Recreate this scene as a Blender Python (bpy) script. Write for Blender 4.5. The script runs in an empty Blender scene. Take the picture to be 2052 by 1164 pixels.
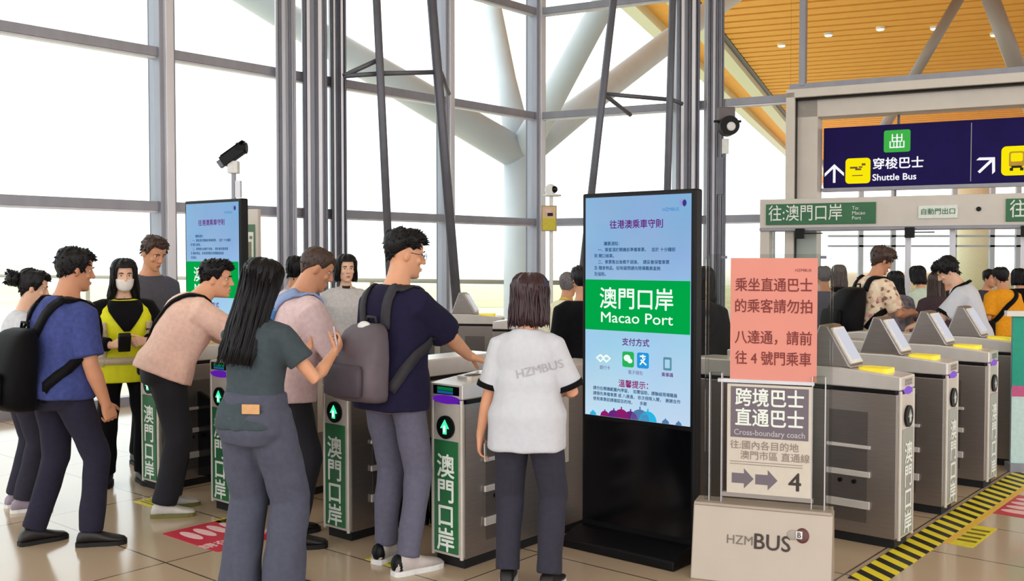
import bpy, math, random
import numpy as np
from mathutils import Vector, Matrix, Quaternion
from mathutils.bvhtree import BVHTree

random.seed(7)
RNG = np.random.RandomState(7)
SC = bpy.context.scene
COL = SC.collection
R = math.radians
V = Vector

# ------------------------------------------------------------------ camera, sky, light, exposure
FPX, CX, CY, HOR, CAMH = 2000.0, 1026.0, 582.0, 515.0, 1.6
cam_data = bpy.data.cameras.new('camera')
cam_data.sensor_width = 36.0
cam_data.lens = FPX / 2052.0 * 36.0
cam_data.clip_end = 1000
cam = bpy.data.objects.new('camera', cam_data)
COL.objects.link(cam)
cam.location = (0, 0, CAMH)
cam.rotation_euler = (R(90) - math.atan((CY - HOR) / FPX), 0, 0)
SC.camera = cam

world = bpy.data.worlds.new('overcast_sky')
SC.world = world
world.use_nodes = True
wn = world.node_tree
wn.nodes.clear()
w_out = wn.nodes.new('ShaderNodeOutputWorld')
w_bg = wn.nodes.new('ShaderNodeBackground')
w_tc = wn.nodes.new('ShaderNodeTexCoord')
w_sep = wn.nodes.new('ShaderNodeSeparateXYZ')
w_ramp = wn.nodes.new('ShaderNodeValToRGB')
w_ramp.color_ramp.elements[0].position = 0.0
w_ramp.color_ramp.elements[0].color = (0.93, 0.96, 1.0, 1)
w_ramp.color_ramp.elements[1].position = 0.4
w_ramp.color_ramp.elements[1].color = (1.0, 1.0, 1.0, 1)
wn.links.new(w_tc.outputs['Generated'], w_sep.inputs[0])
wn.links.new(w_sep.outputs['Z'], w_ramp.inputs[0])
wn.links.new(w_ramp.outputs[0], w_bg.inputs[0])
w_bg.inputs[1].default_value = 2.3
wn.links.new(w_bg.outputs[0], w_out.inputs[0])

SC.view_settings.view_transform = 'Standard'
SC.view_settings.look = 'None'
SC.view_settings.gamma = 1.0
SC.view_settings.use_curve_mapping = False
SC.view_settings.exposure = 0.0
try:
    SC.cycles.transparent_max_bounces = 24
    SC.cycles.max_bounces = 8
except Exception:
    pass

GRID = R(40)                       # the hall's own axes: "away" is 40 degrees right of the view
UV_ = V((math.sin(GRID), math.cos(GRID), 0))
WV_ = V((math.cos(GRID), -math.sin(GRID), 0))


def GP(u, w, z=0.0):
    return UV_ * u + WV_ * w + V((0, 0, z))


def P(x, y, d):                    # a pixel of the photograph at depth d
    return V(((x - CX) / FPX * d, d, CAMH - (y - HOR) / FPX * d))


# ------------------------------------------------------------------ materials
def lin(c):
    return tuple((x / 255 / 12.92) if x / 255 <= 0.04045 else ((x / 255 + 0.055) / 1.055) ** 2.4 for x in c)


MATS = {}


def mat(name, rgb, rough=0.6, metal=0.0, var=0.06, scale=30.0, bump=0.0, emit=0.0, coat=0.0, sheen=0.0, sss=0.0, spec=0.5, stretch=None):
    if name in MATS:
        return MATS[name]
    m = bpy.data.materials.new(name)
    m.use_nodes = True
    nt = m.node_tree
    b = nt.nodes['Principled BSDF']
    c = lin(rgb)
    tc = nt.nodes.new('ShaderNodeTexCoord')
    mp = nt.nodes.new('ShaderNodeMapping')
    if stretch:
        mp.inputs['Scale'].default_value = stretch
    nz = nt.nodes.new('ShaderNodeTexNoise')
    nz.inputs['Scale'].default_value = scale
    nz.inputs['Detail'].default_value = 4
    rp = nt.nodes.new('ShaderNodeValToRGB')
    rp.color_ramp.elements[0].position = 0.3
    rp.color_ramp.elements[1].position = 0.7
    rp.color_ramp.elements[0].color = tuple(x * (1 - var) for x in c) + (1,)
    rp.color_ramp.elements[1].color = tuple(min(1, x * (1 + var)) for x in c) + (1,)
    nt.links.new(tc.outputs['Object'], mp.inputs[0])
    nt.links.new(mp.outputs[0], nz.inputs['Vector'])
    nt.links.new(nz.outputs['Fac'], rp.inputs[0])
    nt.links.new(rp.outputs[0], b.inputs['Base Color'])
    b.inputs['Roughness'].default_value = rough
    b.inputs['Metallic'].default_value = metal
    b.inputs['Specular IOR Level'].default_value = spec
    if coat:
        b.inputs['Coat Weight'].default_value = coat
    if sheen:
        b.inputs['Sheen Weight'].default_value = sheen
    if sss:
        b.inputs['Subsurface Weight'].default_value = sss
        b.inputs['Subsurface Radius'].default_value = (0.012, 0.004, 0.002)
    if emit:
        b.inputs['Emission Strength'].default_value = emit
        nt.links.new(rp.outputs[0], b.inputs['Emission Color'])
        if rough > 0.5:
            b.inputs['Specular IOR Level'].default_value = 0.1
    if bump:
        bp = nt.nodes.new('ShaderNodeBump')
        bp.inputs['Strength'].default_value = bump
        bp.inputs['Distance'].default_value = 0.004
        nt.links.new(nz.outputs['Fac'], bp.inputs['Height'])
        nt.links.new(bp.outputs[0], b.inputs['Normal'])
    MATS[name] = m
    return m


def glow(name, rgb, strength=1.0):                  # a lit screen pixel colour / lamp
    if name in MATS:
        return MATS[name]
    m = bpy.data.materials.new(name)
    m.use_nodes = True
    nt = m.node_tree
    nt.nodes.clear()
    o = nt.nodes.new('ShaderNodeOutputMaterial')
    e = nt.nodes.new('ShaderNodeEmission')
    e.inputs[0].default_value = lin(rgb) + (1,)
    e.inputs[1].default_value = strength
    nt.links.new(e.outputs[0], o.inputs[0])
    MATS[name] = m
    return m


def glass(name, tint=(245, 250, 250), refl=0.1, rough=0.02):
    m = bpy.data.materials.new(name)
    m.use_nodes = True
    nt = m.node_tree
    nt.nodes.clear()
    o = nt.nodes.new('ShaderNodeOutputMaterial')
    t = nt.nodes.new('ShaderNodeBsdfTransparent')
    t.inputs[0].default_value = lin(tint) + (1,)
    g = nt.nodes.new('ShaderNodeBsdfGlossy')
    g.inputs['Roughness'].default_value = rough
    lw = nt.nodes.new('ShaderNodeLayerWeight')
    lw.inputs['Blend'].default_value = refl
    mx = nt.nodes.new('ShaderNodeMixShader')
    nt.links.new(lw.outputs['Fresnel'], mx.inputs[0])
    nt.links.new(t.outputs[0], mx.inputs[1])
    nt.links.new(g.outputs[0], mx.inputs[2])
    nt.links.new(mx.outputs[0], o.inputs[0])
    MATS[name] = m
    return m


STEEL = mat('brushed_steel', (158, 150, 146), 0.36, 0.85, 0.08, 8, 0.05, stretch=(1, 1, 30))
STEEL_DK = mat('dark_steel', (112, 106, 104), 0.4, 0.7, 0.08, 8, stretch=(1, 1, 30))
DECK = mat('pale_steel_deck', (226, 220, 216), 0.25, 0.35, 0.04, 12)
FASCIA = mat('pale_fascia', (214, 206, 196), 0.35, 0.3, 0.04, 15)
FRAME = mat('window_frame_metal', (150, 150, 160), 0.4, 0.3, 0.08, 6, stretch=(1, 1, 0.2))
FRAME_LT = mat('pale_frame_metal', (214, 212, 218), 0.4, 0.4, 0.06, 6, stretch=(1, 1, 0.2))
FRAME_DK = mat('dark_frame_metal', (104, 104, 114), 0.45, 0.4, 0.08, 6)
BLACK = mat('black_plastic', (10, 9, 12), 0.45, 0.0, 0.1, spec=0.25)
BLACK_GLOSS = mat('black_gloss_panel', (7, 7, 10), 0.16, 0.0, 0.1, spec=0.3)
RUBBER = mat('black_rubber', (14, 14, 15), 0.7)
WHITE = mat('white_paint', (235, 234, 232), 0.45)
OFFWHITE = mat('portal_cladding', (218, 209, 200), 0.45, 0.1, 0.03, 5)
GREEN_SIGN = mat('green_sign_panel', (40, 108, 64), 0.4, 0, 0.1, 4)
GREEN_PALE = mat('pale_green_grey_panel', (168, 172, 164), 0.35, 0.2, 0.06, 4)
SIGN_WHITE = mat('sign_lettering_white', (240, 246, 238), 0.5)
NAVY = mat('navy_sign_panel', (30, 18, 88), 0.65, 0, 0.12, 3, spec=0.15)
LIT_WHITE = glow('lit_sign_white', (250, 250, 255), 1.0)
LIT_YELLOW = glow('lit_sign_yellow', (250, 232, 10), 1.0)
LIT_GREEN = glow('lit_sign_green', (70, 184, 76), 0.9)
YELLOW = mat('yellow_sign', (250, 228, 20), 0.4, 0, 0.03)
PURPLE = glow('purple_lamp', (96, 30, 170), 0.9)
PURPLE_DIM = glow('violet_lamp', (150, 104, 214), 0.9)
GREEN_LED = glow('green_led', (60, 240, 160), 1.5)
WHITE_LED = glow('white_led', (250, 255, 250), 1.3)
GLASS = glass('window_glass', refl=0.06)
ACRYLIC = glass('clear_acrylic', (240, 242, 240), 0.12, 0.05)
GLASS_FLAP = glass('flap_glass', (205, 208, 210), 0.2, 0.03)


# ------------------------------------------------------------------ mesh building
class MB:
    def __init__(self):
        self.v, self.f, self.m = [], [], []

    def add(self, vs, fs, m=0):
        o = len(self.v)
        self.v += [tuple(p) for p in vs]
        self.f += [tuple(i + o for i in f) for f in fs]
        self.m += [m] * len(fs)
        return self

    def box(self, c, s, rot=None, m=0):
        c, h = V(c), V(s) / 2
        vs = []
        for z in (-1, 1):
            for x, y in ((-1, -1), (1, -1), (1, 1), (-1, 1)):
                p = V((x * h.x, y * h.y, z * h.z))
                vs.append(c + (rot @ p if rot else p))
        return self.add(vs, [(3, 2, 1, 0), (4, 5, 6, 7), (0, 1, 5, 4), (1, 2, 6, 5), (2, 3, 7, 6), (3, 0, 4, 7)], m)

    def span(self, x0, x1, y0, y1, z0, z1, m=0):
        return self.box(((x0 + x1) / 2, (y0 + y1) / 2, (z0 + z1) / 2), (abs(x1 - x0), abs(y1 - y0), abs(z1 - z0)), None, m)

    def prism(self, poly, a, b, axis='x', m=0):
        n = len(poly)
        vs = []
        for t in (a, b):
            for p, q in poly:
                vs.append({'x': (t, p, q), 'y': (p, t, q), 'z': (p, q, t)}[axis])
        fs = [tuple(range(n - 1, -1, -1)), tuple(range(n, 2 * n))]
        fs += [(i, (i + 1) % n, n + (i + 1) % n, n + i) for i in range(n)]
        return self.add(vs, fs, m)

    def rings(self, rs, m=0, cap=True):
        n = len(rs[0])
        vs = [p for r in rs for p in r]
        fs = []
        for k in range(len(rs) - 1):
            for i in range(n):
                j = (i + 1) % n
                fs.append((k * n + i, k * n + j, (k + 1) * n + j, (k + 1) * n + i))
        if cap:
            fs.append(tuple(range(n - 1, -1, -1)))
            fs.append(tuple(range((len(rs) - 1) * n, len(rs) * n)))
        return self.add(vs, fs, m)

    def tube(self, pts, rad, n=12, m=0, cap=True, flat=1.0, up=None):
        pts = [V(p) for p in pts]
        if not hasattr(rad, '__len__'):
            rad = [rad] * len(pts)
        d0 = (pts[1] - pts[0]).normalized()
        a = V(up) if up else (V((0, 0, 1)) if abs(d0.z) < 0.9 else V((1, 0, 0)))
        rs = []
        for i, p in enumerate(pts):
            d = (pts[min(i + 1, len(pts) - 1)] - pts[max(i - 1, 0)]).normalized()
            b = d.cross(a)
            if b.length < 1e-5:
                b = d.orthogonal()
            b.normalize()
            a = b.cross(d).normalized()
            rs.append([p + (a * math.cos(t) * flat + b * math.sin(t)) * rad[i] for t in [2 * math.pi * k / n for k in range(n)]])
        return self.rings(rs, m, cap)

    def capsule(self, pts, rad, n=12, m=0):
        pts = [V(p) for p in pts]
        rad = list(rad) if hasattr(rad, '__len__') else [rad] * len(pts)
        d0 = (pts[0] - pts[1]).normalized()
        d1 = (pts[-1] - pts[-2]).normalized()
        P0 = [pts[0] + d0 * rad[0] * 0.95, pts[0] + d0 * rad[0] * 0.7]
        P1 = [pts[-1] + d1 * rad[-1] * 0.7, pts[-1] + d1 * rad[-1] * 0.95]
        return self.tube(P0 + pts + P1, [rad[0] * 0.25, rad[0] * 0.7] + rad + [rad[-1] * 0.7, rad[-1] * 0.25], n, m)

    def ell(self, c, r, rot=None, nu=16, nv=10, m=0):
        c = V(c)
        rs = []
        for k in range(nv + 1):
            ph = -math.pi / 2 + math.pi * (0.03 + 0.94 * k / nv)
            ring = []
            for i in range(nu):
                th = 2 * math.pi * i / nu
                p = V((r[0] * math.cos(ph) * math.cos(th), r[1] * math.cos(ph) * math.sin(th), r[2] * math.sin(ph)))
                ring.append(c + (rot @ p if rot else p))
            rs.append(ring)
        return self.rings(rs, m)

    def cyl(self, c, r, h, axis='z', n=24, m=0, r2=None):
        c = V(c)
        ax = {'x': V((1, 0, 0)), 'y': V((0, 1, 0)), 'z': V((0, 0, 1))}[axis]
        r2 = r if r2 is None else r2
        return self.tube([c - ax * h / 2, c + ax * h / 2], [r, r2], n, m)

    def mesh(self, name, off=None):
        me = bpy.data.meshes.new(name)
        vs = self.v if off is None else [(p[0] - off[0], p[1] - off[1], p[2] - off[2]) for p in self.v]
        me.from_pydata(vs, [], self.f)
        me.polygons.foreach_set('material_index', self.m)
        me.update()
        return me

    def build(self, name, mats, parent=None, smooth=False, bevel=0.0, off=None):
        me = self.mesh(name, off)
        o = link(name, me, mats, parent, smooth)
        if bevel:
            b = o.modifiers.new('bevel', 'BEVEL')
            b.width = bevel
            b.segments = 2
            b.limit_method = 'ANGLE'
            b.angle_limit = R(40)
        return o


def link(name, me, mats, parent=None, smooth=False):
    o = bpy.data.objects.new(name, me)
    COL.objects.link(o)
    for m in (mats if isinstance(mats, (list, tuple)) else [mats]):
        me.materials.append(m)
    if smooth:
        me.polygons.foreach_set('use_smooth', [True] * len(me.polygons))
    if parent is not None:
        o.parent = parent
    return o


def tag(o, label, cat, group=None):
    o['label'] = label
    o['category'] = cat
    if group:
        o['group'] = group
    return o


def thing(name, label, cat, loc=(0, 0, 0), rz=0.0, group=None):
    o = bpy.data.objects.new(name, None)
    o.empty_display_size = 0.1
    COL.objects.link(o)
    o.location = loc
    o.rotation_euler = (0, 0, rz)
    return tag(o, label, cat, group)


def struct(o):
    o['kind'] = 'structure'
    return o


def text_mesh(body, size, align='CENTER', bold=0.0, spacing=1.0):
    c = bpy.data.curves.new('lettering', 'FONT')
    c.body = body
    c.size = size
    c.align_x = align
    c.align_y = 'CENTER'
    c.space_character = spacing
    c.space_line = 1.0
    c.resolution_u = 3
    o = bpy.data.objects.new('lettering', c)
    COL.objects.link(o)
    me = bpy.data.meshes.new_from_object(o)
    bpy.data.objects.remove(o)
    bpy.data.curves.remove(c)
    if bold and len(me.vertices):
        co = [tuple(v.co) for v in me.vertices]
        fs = [tuple(q.vertices) for q in me.polygons]
        d, nv = bold * size, len(co)
        sh = ((0, 0), (d, 0), (-d, 0), (0, d), (0, -d))
        me.clear_geometry()
        me.from_pydata([(x + a, y + e, 0.00002 * k) for k, (a, e) in enumerate(sh) for x, y, z in co], [], [tuple(i + k * nv for i in f) for k in range(len(sh)) for f in fs])
        me.update()
    return me


def text(parent, body, x, y, z, size, m, name='lettering', align='CENTER', bold=0.0, rot=None, spacing=1.0, fit=None):
    """flat lettering standing on a plane that faces local -y"""
    me = text_mesh(body, size, align, bold, spacing)
    if fit and len(me.vertices):
        xs = [v.co.x for v in me.vertices]
        k = fit / max(1e-6, max(xs) - min(xs))
        for v in me.vertices:
            v.co.x *= k
    o = link(name, me, m, parent)
    o.location = (x, y, z)
    o.rotation_euler = rot or (R(90), 0, 0)
    return o


# ------------------------------------------------------------------ floor and ground
def floor_material():
    m = bpy.data.materials.new('polished_floor_tiles')
    m.use_nodes = True
    nt = m.node_tree
    b = nt.nodes['Principled BSDF']
    tc = nt.nodes.new('ShaderNodeTexCoord')
    mp = nt.nodes.new('ShaderNodeMapping')
    mp.inputs['Rotation'].default_value = (0, 0, GRID)
    mp.inputs['Location'].default_value = (4.72, -2.80, 0)
    br = nt.nodes.new('ShaderNodeTexBrick')
    br.offset = 0.0
    br.inputs['Scale'].default_value = 1.0
    br.inputs['Brick Width'].default_value = 1.4
    br.inputs['Row Height'].default_value = 0.7
    br.inputs['Mortar Size'].default_value = 0.006
    br.inputs['Mortar Smooth'].default_value = 0.1
    br.inputs['Color1'].default_value = lin((205, 181, 153)) + (1,)
    br.inputs['Color2'].default_value = lin((199, 176, 149)) + (1,)
    br.inputs['Mortar'].default_value = lin((96, 84, 66)) + (1,)
    nz = nt.nodes.new('ShaderNodeTexNoise')
    nz.inputs['Scale'].default_value = 1.3
    nz.inputs['Detail'].default_value = 5
    mx = nt.nodes.new('ShaderNodeMix')
    mx.data_type = 'RGBA'
    mx.blend_type = 'MULTIPLY'
    mx.inputs['Factor'].default_value = 0.12
    nt.links.new(tc.outputs['Object'], mp.inputs[0])
    nt.links.new(mp.outputs[0], br.inputs['Vector'])
    nt.links.new(tc.outputs['Object'], nz.inputs['Vector'])
    nt.links.new(br.outputs['Color'], mx.inputs['A'])
    nt.links.new(nz.outputs['Color'], mx.inputs['B'])
    nt.links.new(mx.outputs['Result'], b.inputs['Base Color'])
    b.inputs['Roughness'].default_value = 0.14
    b.inputs['Specular IOR Level'].default_value = 0.6
    return m


CORNER = V((0.39, 16.0, 0))
LDIR = V((-0.653, -0.757, 0)).normalized()
RDIR = V((0.891, -0.454, 0)).normalized()


def LW(t, z=0):
    return CORNER + LDIR * t + V((0, 0, z))


def RW(t, z=0):
    return CORNER + RDIR * t + V((0, 0, z))


fl = MB()
poly = [LW(19), CORNER, RW(17), V((15, -6, 0)), V((-13, -6, 0))]
n = len(poly)
fl.add([p + V((0, 0, -0.1)) for p in poly] + poly, [tuple(range(n - 1, -1, -1))[::-1], tuple(range(n, 2 * n))[::-1]] + [(i, (i + 1) % n, n + (i + 1) % n, n + i) for i in range(n)])
floor = struct(fl.build('floor', floor_material()))

GROUND = mat('pale_concrete_ground', (226, 220, 200), 0.9, 0, 0.04, 0.3)
cl = MB()
CPOLY = [LW(19), CORNER, RW(17), V((15, -6, 0)), V((-13, -6, 0))]
cl.add([p + V((0, 0, 8.2)) for p in CPOLY] + [p + V((0, 0, 8.4)) for p in CPOLY], [tuple(range(n)), tuple(range(2 * n - 1, n - 1, -1))] + [(i, n + i, n + (i + 1) % n, (i + 1) % n) for i in range(n)])
struct(cl.build('ceiling', mat('white_ceiling', (232, 228, 222), 0.8, 0, 0.02, 2)))

gm = MB()
gm.span(-260, 260, -60, 420, -0.4, -0.12)
struct(gm.build('ground', GROUND))
# a strip of pale lawn and the far road outside
LAWN = mat('pale_lawn', (214, 218, 170), 0.95, 0, 0.15, 0.5)
lm = MB()
lm.span(-80, 30, 34, 60, -0.12, -0.1)
struct(lm.build('lawn', LAWN))

# hills across the water, the distance haze put into their pale blue colour
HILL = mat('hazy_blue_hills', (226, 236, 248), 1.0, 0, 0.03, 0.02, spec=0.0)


def hills(x0, x1, y, peaks):
    mb = MB()
    N = 60
    rows = []
    for k, (dy, f) in enumerate(((0, 0), (14, 0.55), (30, 1.0), (50, 0.5), (70, 0.0))):
        row = []
        for i in range(N + 1):
            x = x0 + (x1 - x0) * i / N
            h = sum(a * math.exp(-((x - c) / w) ** 2) for c, w, a in peaks)
            h += 0.5 * math.sin(i * 1.7) * (h > 1) + 0.3 * math.sin(i * 3.1 + k)
            row.append(V((x, y + dy, -0.3 + max(0, h) * f)))
        rows.append(row)
    vs = [p for r in rows for p in r]
    fs = [(k * (N + 1) + i, k * (N + 1) + i + 1, (k + 1) * (N + 1) + i + 1, (k + 1) * (N + 1) + i) for k in range(len(rows) - 1) for i in range(N)]
    mb.add(vs, fs)
    return struct(mb.build('hills', HILL, smooth=True))


hills(-230, -90, 300, [(-140, 26, 10), (-185, 22, 7), (-108, 14, 4)])
hills(-40, 60, 330, [(-10, 18, 11), (14, 14, 14), (36, 12, 7)])
hills(40, 170, 330, [(78, 14, 7), (112, 16, 10)])


# ------------------------------------------------------------------ glass walls
def bar_between(mb, a, b, wdt, hgt, m=0):
    a, b = V(a), V(b)
    d = b - a
    L = d.length
    ang = math.atan2(d.y, d.x)
    pitch = -math.asin(max(-1, min(1, d.z / L)))
    rot = Matrix.Rotation(ang, 3, 'Z') @ Matrix.Rotation(pitch, 3, 'Y')
    mb.box((a + b) / 2, (L, wdt, hgt), rot, m)


ZT = (2.16, 3.84, 5.48, 7.2)         # transom heights
WALL_H = 8.2
win_no = 0


def bay(pf, t0, t1, levels=ZT, z0=0.0):
    """one bay of the glazing between two posts: transoms as the frame, one pane of glass"""
    global win_no
    win_no += 1
    root = bpy.data.objects.new('window_%d' % win_no, None)
    COL.objects.link(root)
    root.location = pf(t0)
    struct(root)
    o = pf(t0)
    mb = MB()
    for z in levels:
        bar_between(mb, pf(t0, z) - o, pf(t1, z) - o, 0.14, 0.1, 0)
        bar_between(mb, pf(t0, z - 0.062) - o, pf(t1, z - 0.062) - o, 0.09, 0.024, 1)
    bar_between(mb, pf(t0, z0 + 0.05) - o, pf(t1, z0 + 0.05) - o, 0.14, 0.1, 0)
    mb.build('window_frame', [FRAME, FRAME_LT], root)
    g = MB()
    bar_between(g, pf(t0, (WALL_H + z0) / 2) - o, pf(t1, (WALL_H + z0) / 2) - o, 0.012, WALL_H - z0)
    g.build('glass_pane', GLASS, root)
    return root


def post(p, w, dep, d, mats=(FRAME, FRAME_LT, FRAME_DK), z0=0.0, z1=WALL_H, fins=True):
    mb = MB()
    ang = math.atan2(d.y, d.x)
    rot = Matrix.Rotation(ang, 3, 'Z')
    h = z1 - z0
    c = V((0, 0, z0 + h / 2))
    mb.box(c, (w, dep, h), rot, 0)
    if fins:
        for s, mi, k in ((-0.42, 2, 0.1), (-0.27, 1, 0.14), (0.02, 2, 0.06), (0.2, 1, 0.16), (0.42, 2, 0.1)):
            mb.box(c + rot @ V((s * w, -dep * 0.5, 0)), (w * k, dep * 0.35, h), rot, mi)
        mb.box(c + rot @ V((0, dep * 0.5, 0)), (w * 0.5, dep * 0.5, h), rot, 1)
    ob = mb.build('pillar', list(mats), bevel=0.006)
    ob.location = p
    return struct(ob)


lt = [0.0, 2.05, 4.46, 6.5, 9.3, 12.3, 15.4, 18.6]
for a, b in zip(lt[:-1], lt[1:]):
    bay(LW, a, b)
post(LW(0), 0.22, 0.2, LDIR)
post(LW(2.05), 0.18, 0.18, LDIR)
post(LW(6.5), 0.19, 0.22, LDIR)
for t in lt[4:]:
    post(LW(t), 0.18, 0.22, LDIR)
# clump of three columns on the left wall
for px, w, mm in ((577, 0.24, (FRAME_LT, FRAME_DK, FRAME)), (634, 0.3, (FRAME, FRAME_LT, FRAME_DK)), (680, 0.2, (FRAME_DK, FRAME_LT, FRAME_DK))):
    t = 4.46
    kx = (px - CX) / FPX
    t = (CORNER.x - kx * CORNER.y) / (kx * LDIR.y - LDIR.x)
    post(LW(t) - V((0, 0.05, 0)), w, 0.34, V((1, 0.25, 0)), mm)
# right wall: two window bays, thick column, second column, then the portal
bay(RW, 0.0, 2.453)
bay(RW, 2.453, 3.98)
post(RW(2.453), 0.34, 0.4, V((1, 0, 0)), (FRAME, FRAME_LT, FRAME_DK))
post(RW(2.877), 0.24, 0.26, V((1, 0, 0)), (FRAME_LT, FRAME_DK, FRAME_DK))
# upper glazing above the portal
win_no += 1
root = bpy.data.objects.new('window_%d' % win_no, None)
COL.objects.link(root)
root.location = RW(4.12)
struct(root)
mb = MB()
for z in (7.3, 3.98):
    bar_between(mb, RW(3.98, z) - RW(4.12), RW(13, z) - RW(4.12), 0.12, 0.1)
bar_between(mb, RW(4.11, 6.1) - RW(4.12), RW(4.19, 6.1) - RW(4.12), 0.16, 4.2)
bar_between(mb, RW(9.0, 6.1) - RW(4.12), RW(9.1, 6.1) - RW(4.12), 0.16, 4.2)
mb.build('window_frame', [FRAME], root)
g = MB()
bar_between(g, RW(3.98, 6.1) - RW(4.12), RW(13, 6.1) - RW(4.12), 0.012, 4.2)
g.build('glass_pane', GLASS, root)

# raking steel struts and their brackets just inside the glass
trim_no = 0


def rod_struct(segs, r, m=FRAME_DK):
    global trim_no
    trim_no += 1
    mb = MB()
    for a, b in segs:
        mb.tube([a, b], r, 10)
    return struct(mb.build('trim_%d' % trim_no, m, smooth=True))


def extend(a, b, za):
    d = (b - a)
    return a + d * ((za - a.z) / d.z)


def rake(x0, y0, x1, y1, d, r):
    a, b = P(x0, y0, d), P(x1, y1, d - 0.25)
    return rod_struct([(extend(a, b, WALL_H), extend(a, b, 0.0))], r, FRAME_DK)


rake(757, 0, 778, 480, 12.2, 0.048)
rake(866, 0, 908, 520, 12.9, 0.062)
rake(1228, 0, 1185, 385, 14.0, 0.052)
rake(1345, 0, 1336, 400, 14.0, 0.05)
rod_struct([(P(690, 155, 12.2), P(762, 122, 12.2)), (P(690, 155, 12.2), P(765, 150, 12.2)), (P(765, 150, 12.2), P(884, 147, 12.9)), (P(884, 147, 12.9), P(900, 190, 13.6))], 0.03)
rod_struct([(P(1208, 190, 14.0), P(1345, 202, 14.2)), (P(1208, 190, 14.0), P(1262, 232, 14.6)), (P(1345, 202, 14.2), P(1365, 210, 14.3))], 0.03)

# ------------------------------------------------------------------ portal: tall frame, header box and sliding doors
ang_r = math.atan2(RDIR.y, RDIR.x)
portal = bpy.data.objects.new('door_1', None)
COL.objects.link(portal)
portal.location = RW(0)
portal.rotation_euler = (0, 0, ang_r)          # local x runs along the right wall, -y faces the hall
struct(portal)
mb = MB()
mb.span(3.98, 4.10, -0.3, 0.25, 0, 3.88, 0)
mb.span(4.10, 4.38, -0.12, 0.25, 0, 3.79, 0)
mb.span(3.98, 13, -0.3, 0.25, 3.80, 3.92, 0)
mb.span(4.10, 13, -0.12, 0.25, 3.54, 3.80, 0)
mb.span(4.075, 4.105, -0.24, -0.11, 0, 3.80, 1)
mb.span(4.10, 13, -0.24, -0.11, 3.775, 3.805, 1)
mb.build('door_frame', [OFFWHITE, BLACK], portal, bevel=0.008)
mb = MB()
mb.span(3.66, 13, -0.42, -0.02, 2.0, 2.40, 0)
mb.span(3.66, 13, -0.44, 0.0, 1.96, 2.005, 1)
mb.span(3.66, 3.79, -0.40, -0.02, 0, 2.0, 0)
mb.build('door_header', [OFFWHITE, FRAME], portal, bevel=0.006)
for x in (5.58, 6.12, 6.95):
    mb = MB()
    mb.span(x - 0.035, x + 0.035, -0.24, -0.18, 0, 1.98, 0)
    mb.build('door_stile', [FRAME_LT], portal)
g = MB()
g.span(3.8, 13, -0.215, -0.205, 0.05, 1.98, 0)
g.build('glass_pane', GLASS, portal)
for x in (4.22, 5.62, 6.97):
    mb = MB()
    mb.span(x - 0.06, x + 0.06, -0.5, -0.4, 1.85, 1.99, 0)
    mb.span(x + 0.06, x + 0.3, -0.46, -0.44, 1.915, 1.93, 0)
    mb.build('door_closer', BLACK, portal, bevel=0.005)
mb = MB()
mb.cyl((6.43, -0.425, 2.21), 0.03, 0.02, 'y')
mb.build('door_sensor', BLACK, portal)


def plate(name, label, cat, parent_m, x0, x1, z0, z1, y, m, thick=0.02, group=None):
    """a sign plate standing on the wall plane of the portal"""
    c = V(((x0 + x1) / 2, y, (z0 + z1) / 2))
    t = thing(name, label, cat, parent_m @ c, ang_r, group)
    mb = MB()
    mb.span(-(x1 - x0) / 2, (x1 - x0) / 2, -thick, 0, -(z1 - z0) / 2, (z1 - z0) / 2)
    mb.build('panel', m, t, bevel=0.003)
    return t


PM = Matrix.Translation(RW(0)) @ Matrix.Rotation(ang_r, 4, 'Z')
t = plate('direction_sign', 'long green sign over the door reading To Macao Port in Chinese', 'sign', PM, 3.75, 5.196, 2.045, 2.33, -0.425, GREEN_SIGN)
text(t, '往:澳門口岸', -0.69, -0.024, 0.0, 0.235, SIGN_WHITE, align='LEFT', fit=0.98, bold=0.006)
text(t, 'To:\nMacao\nPort', 0.42, -0.024, 0.0, 0.066, SIGN_WHITE, align='LEFT')
t = plate('door_notice', 'small white and green notice on the door header right of the long green sign', 'sign', PM, 5.72, 6.19, 2.10, 2.265, -0.425, SIGN_WHITE)
text(t, '自動門出口', 0, -0.024, 0.0, 0.085, GREEN_SIGN, bold=0.010)
t = plate('direction_sign', 'green door header sign cut by the right edge of the photo', 'sign', PM, 6.74, 8.2, 2.045, 2.33, -0.425, GREEN_SIGN)
text(t, '往:澳門口岸', -0.69, -0.024, 0.0, 0.235, SIGN_WHITE, align='LEFT', fit=0.98, bold=0.006)

# overhead navy sign hanging in the portal
t = thing('overhead_sign', 'navy overhead sign with arrows and yellow bus pictograms hanging in the tall door frame', 'sign', PM @ V((4.42, 0.12, 2.57)), ang_r)
mb = MB()
mb.span(0, 4.2, 0, 0.14, 0, 0.84)
mb.build('panel', NAVY, t, bevel=0.01)
mb = MB()
mb.span(-0.02, 4.22, 0.0, 0.16, -0.05, -0.002)
mb.span(1.885, 1.895, -0.004, 0.0, 0.03, 0.8)
mb.build('edge_trim', FRAME, t)
for x in (0.98, 3.3):
    mb = MB()
    mb.cyl((x, 0.07, 1.05), 0.018, 0.5)
    mb.build('hanger', FRAME_DK, t)
mb = MB()
mb.cyl((0.95, 0.05, -0.2), 0.012, 0.4)
mb.build('cable', FRAME_DK, t)


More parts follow.
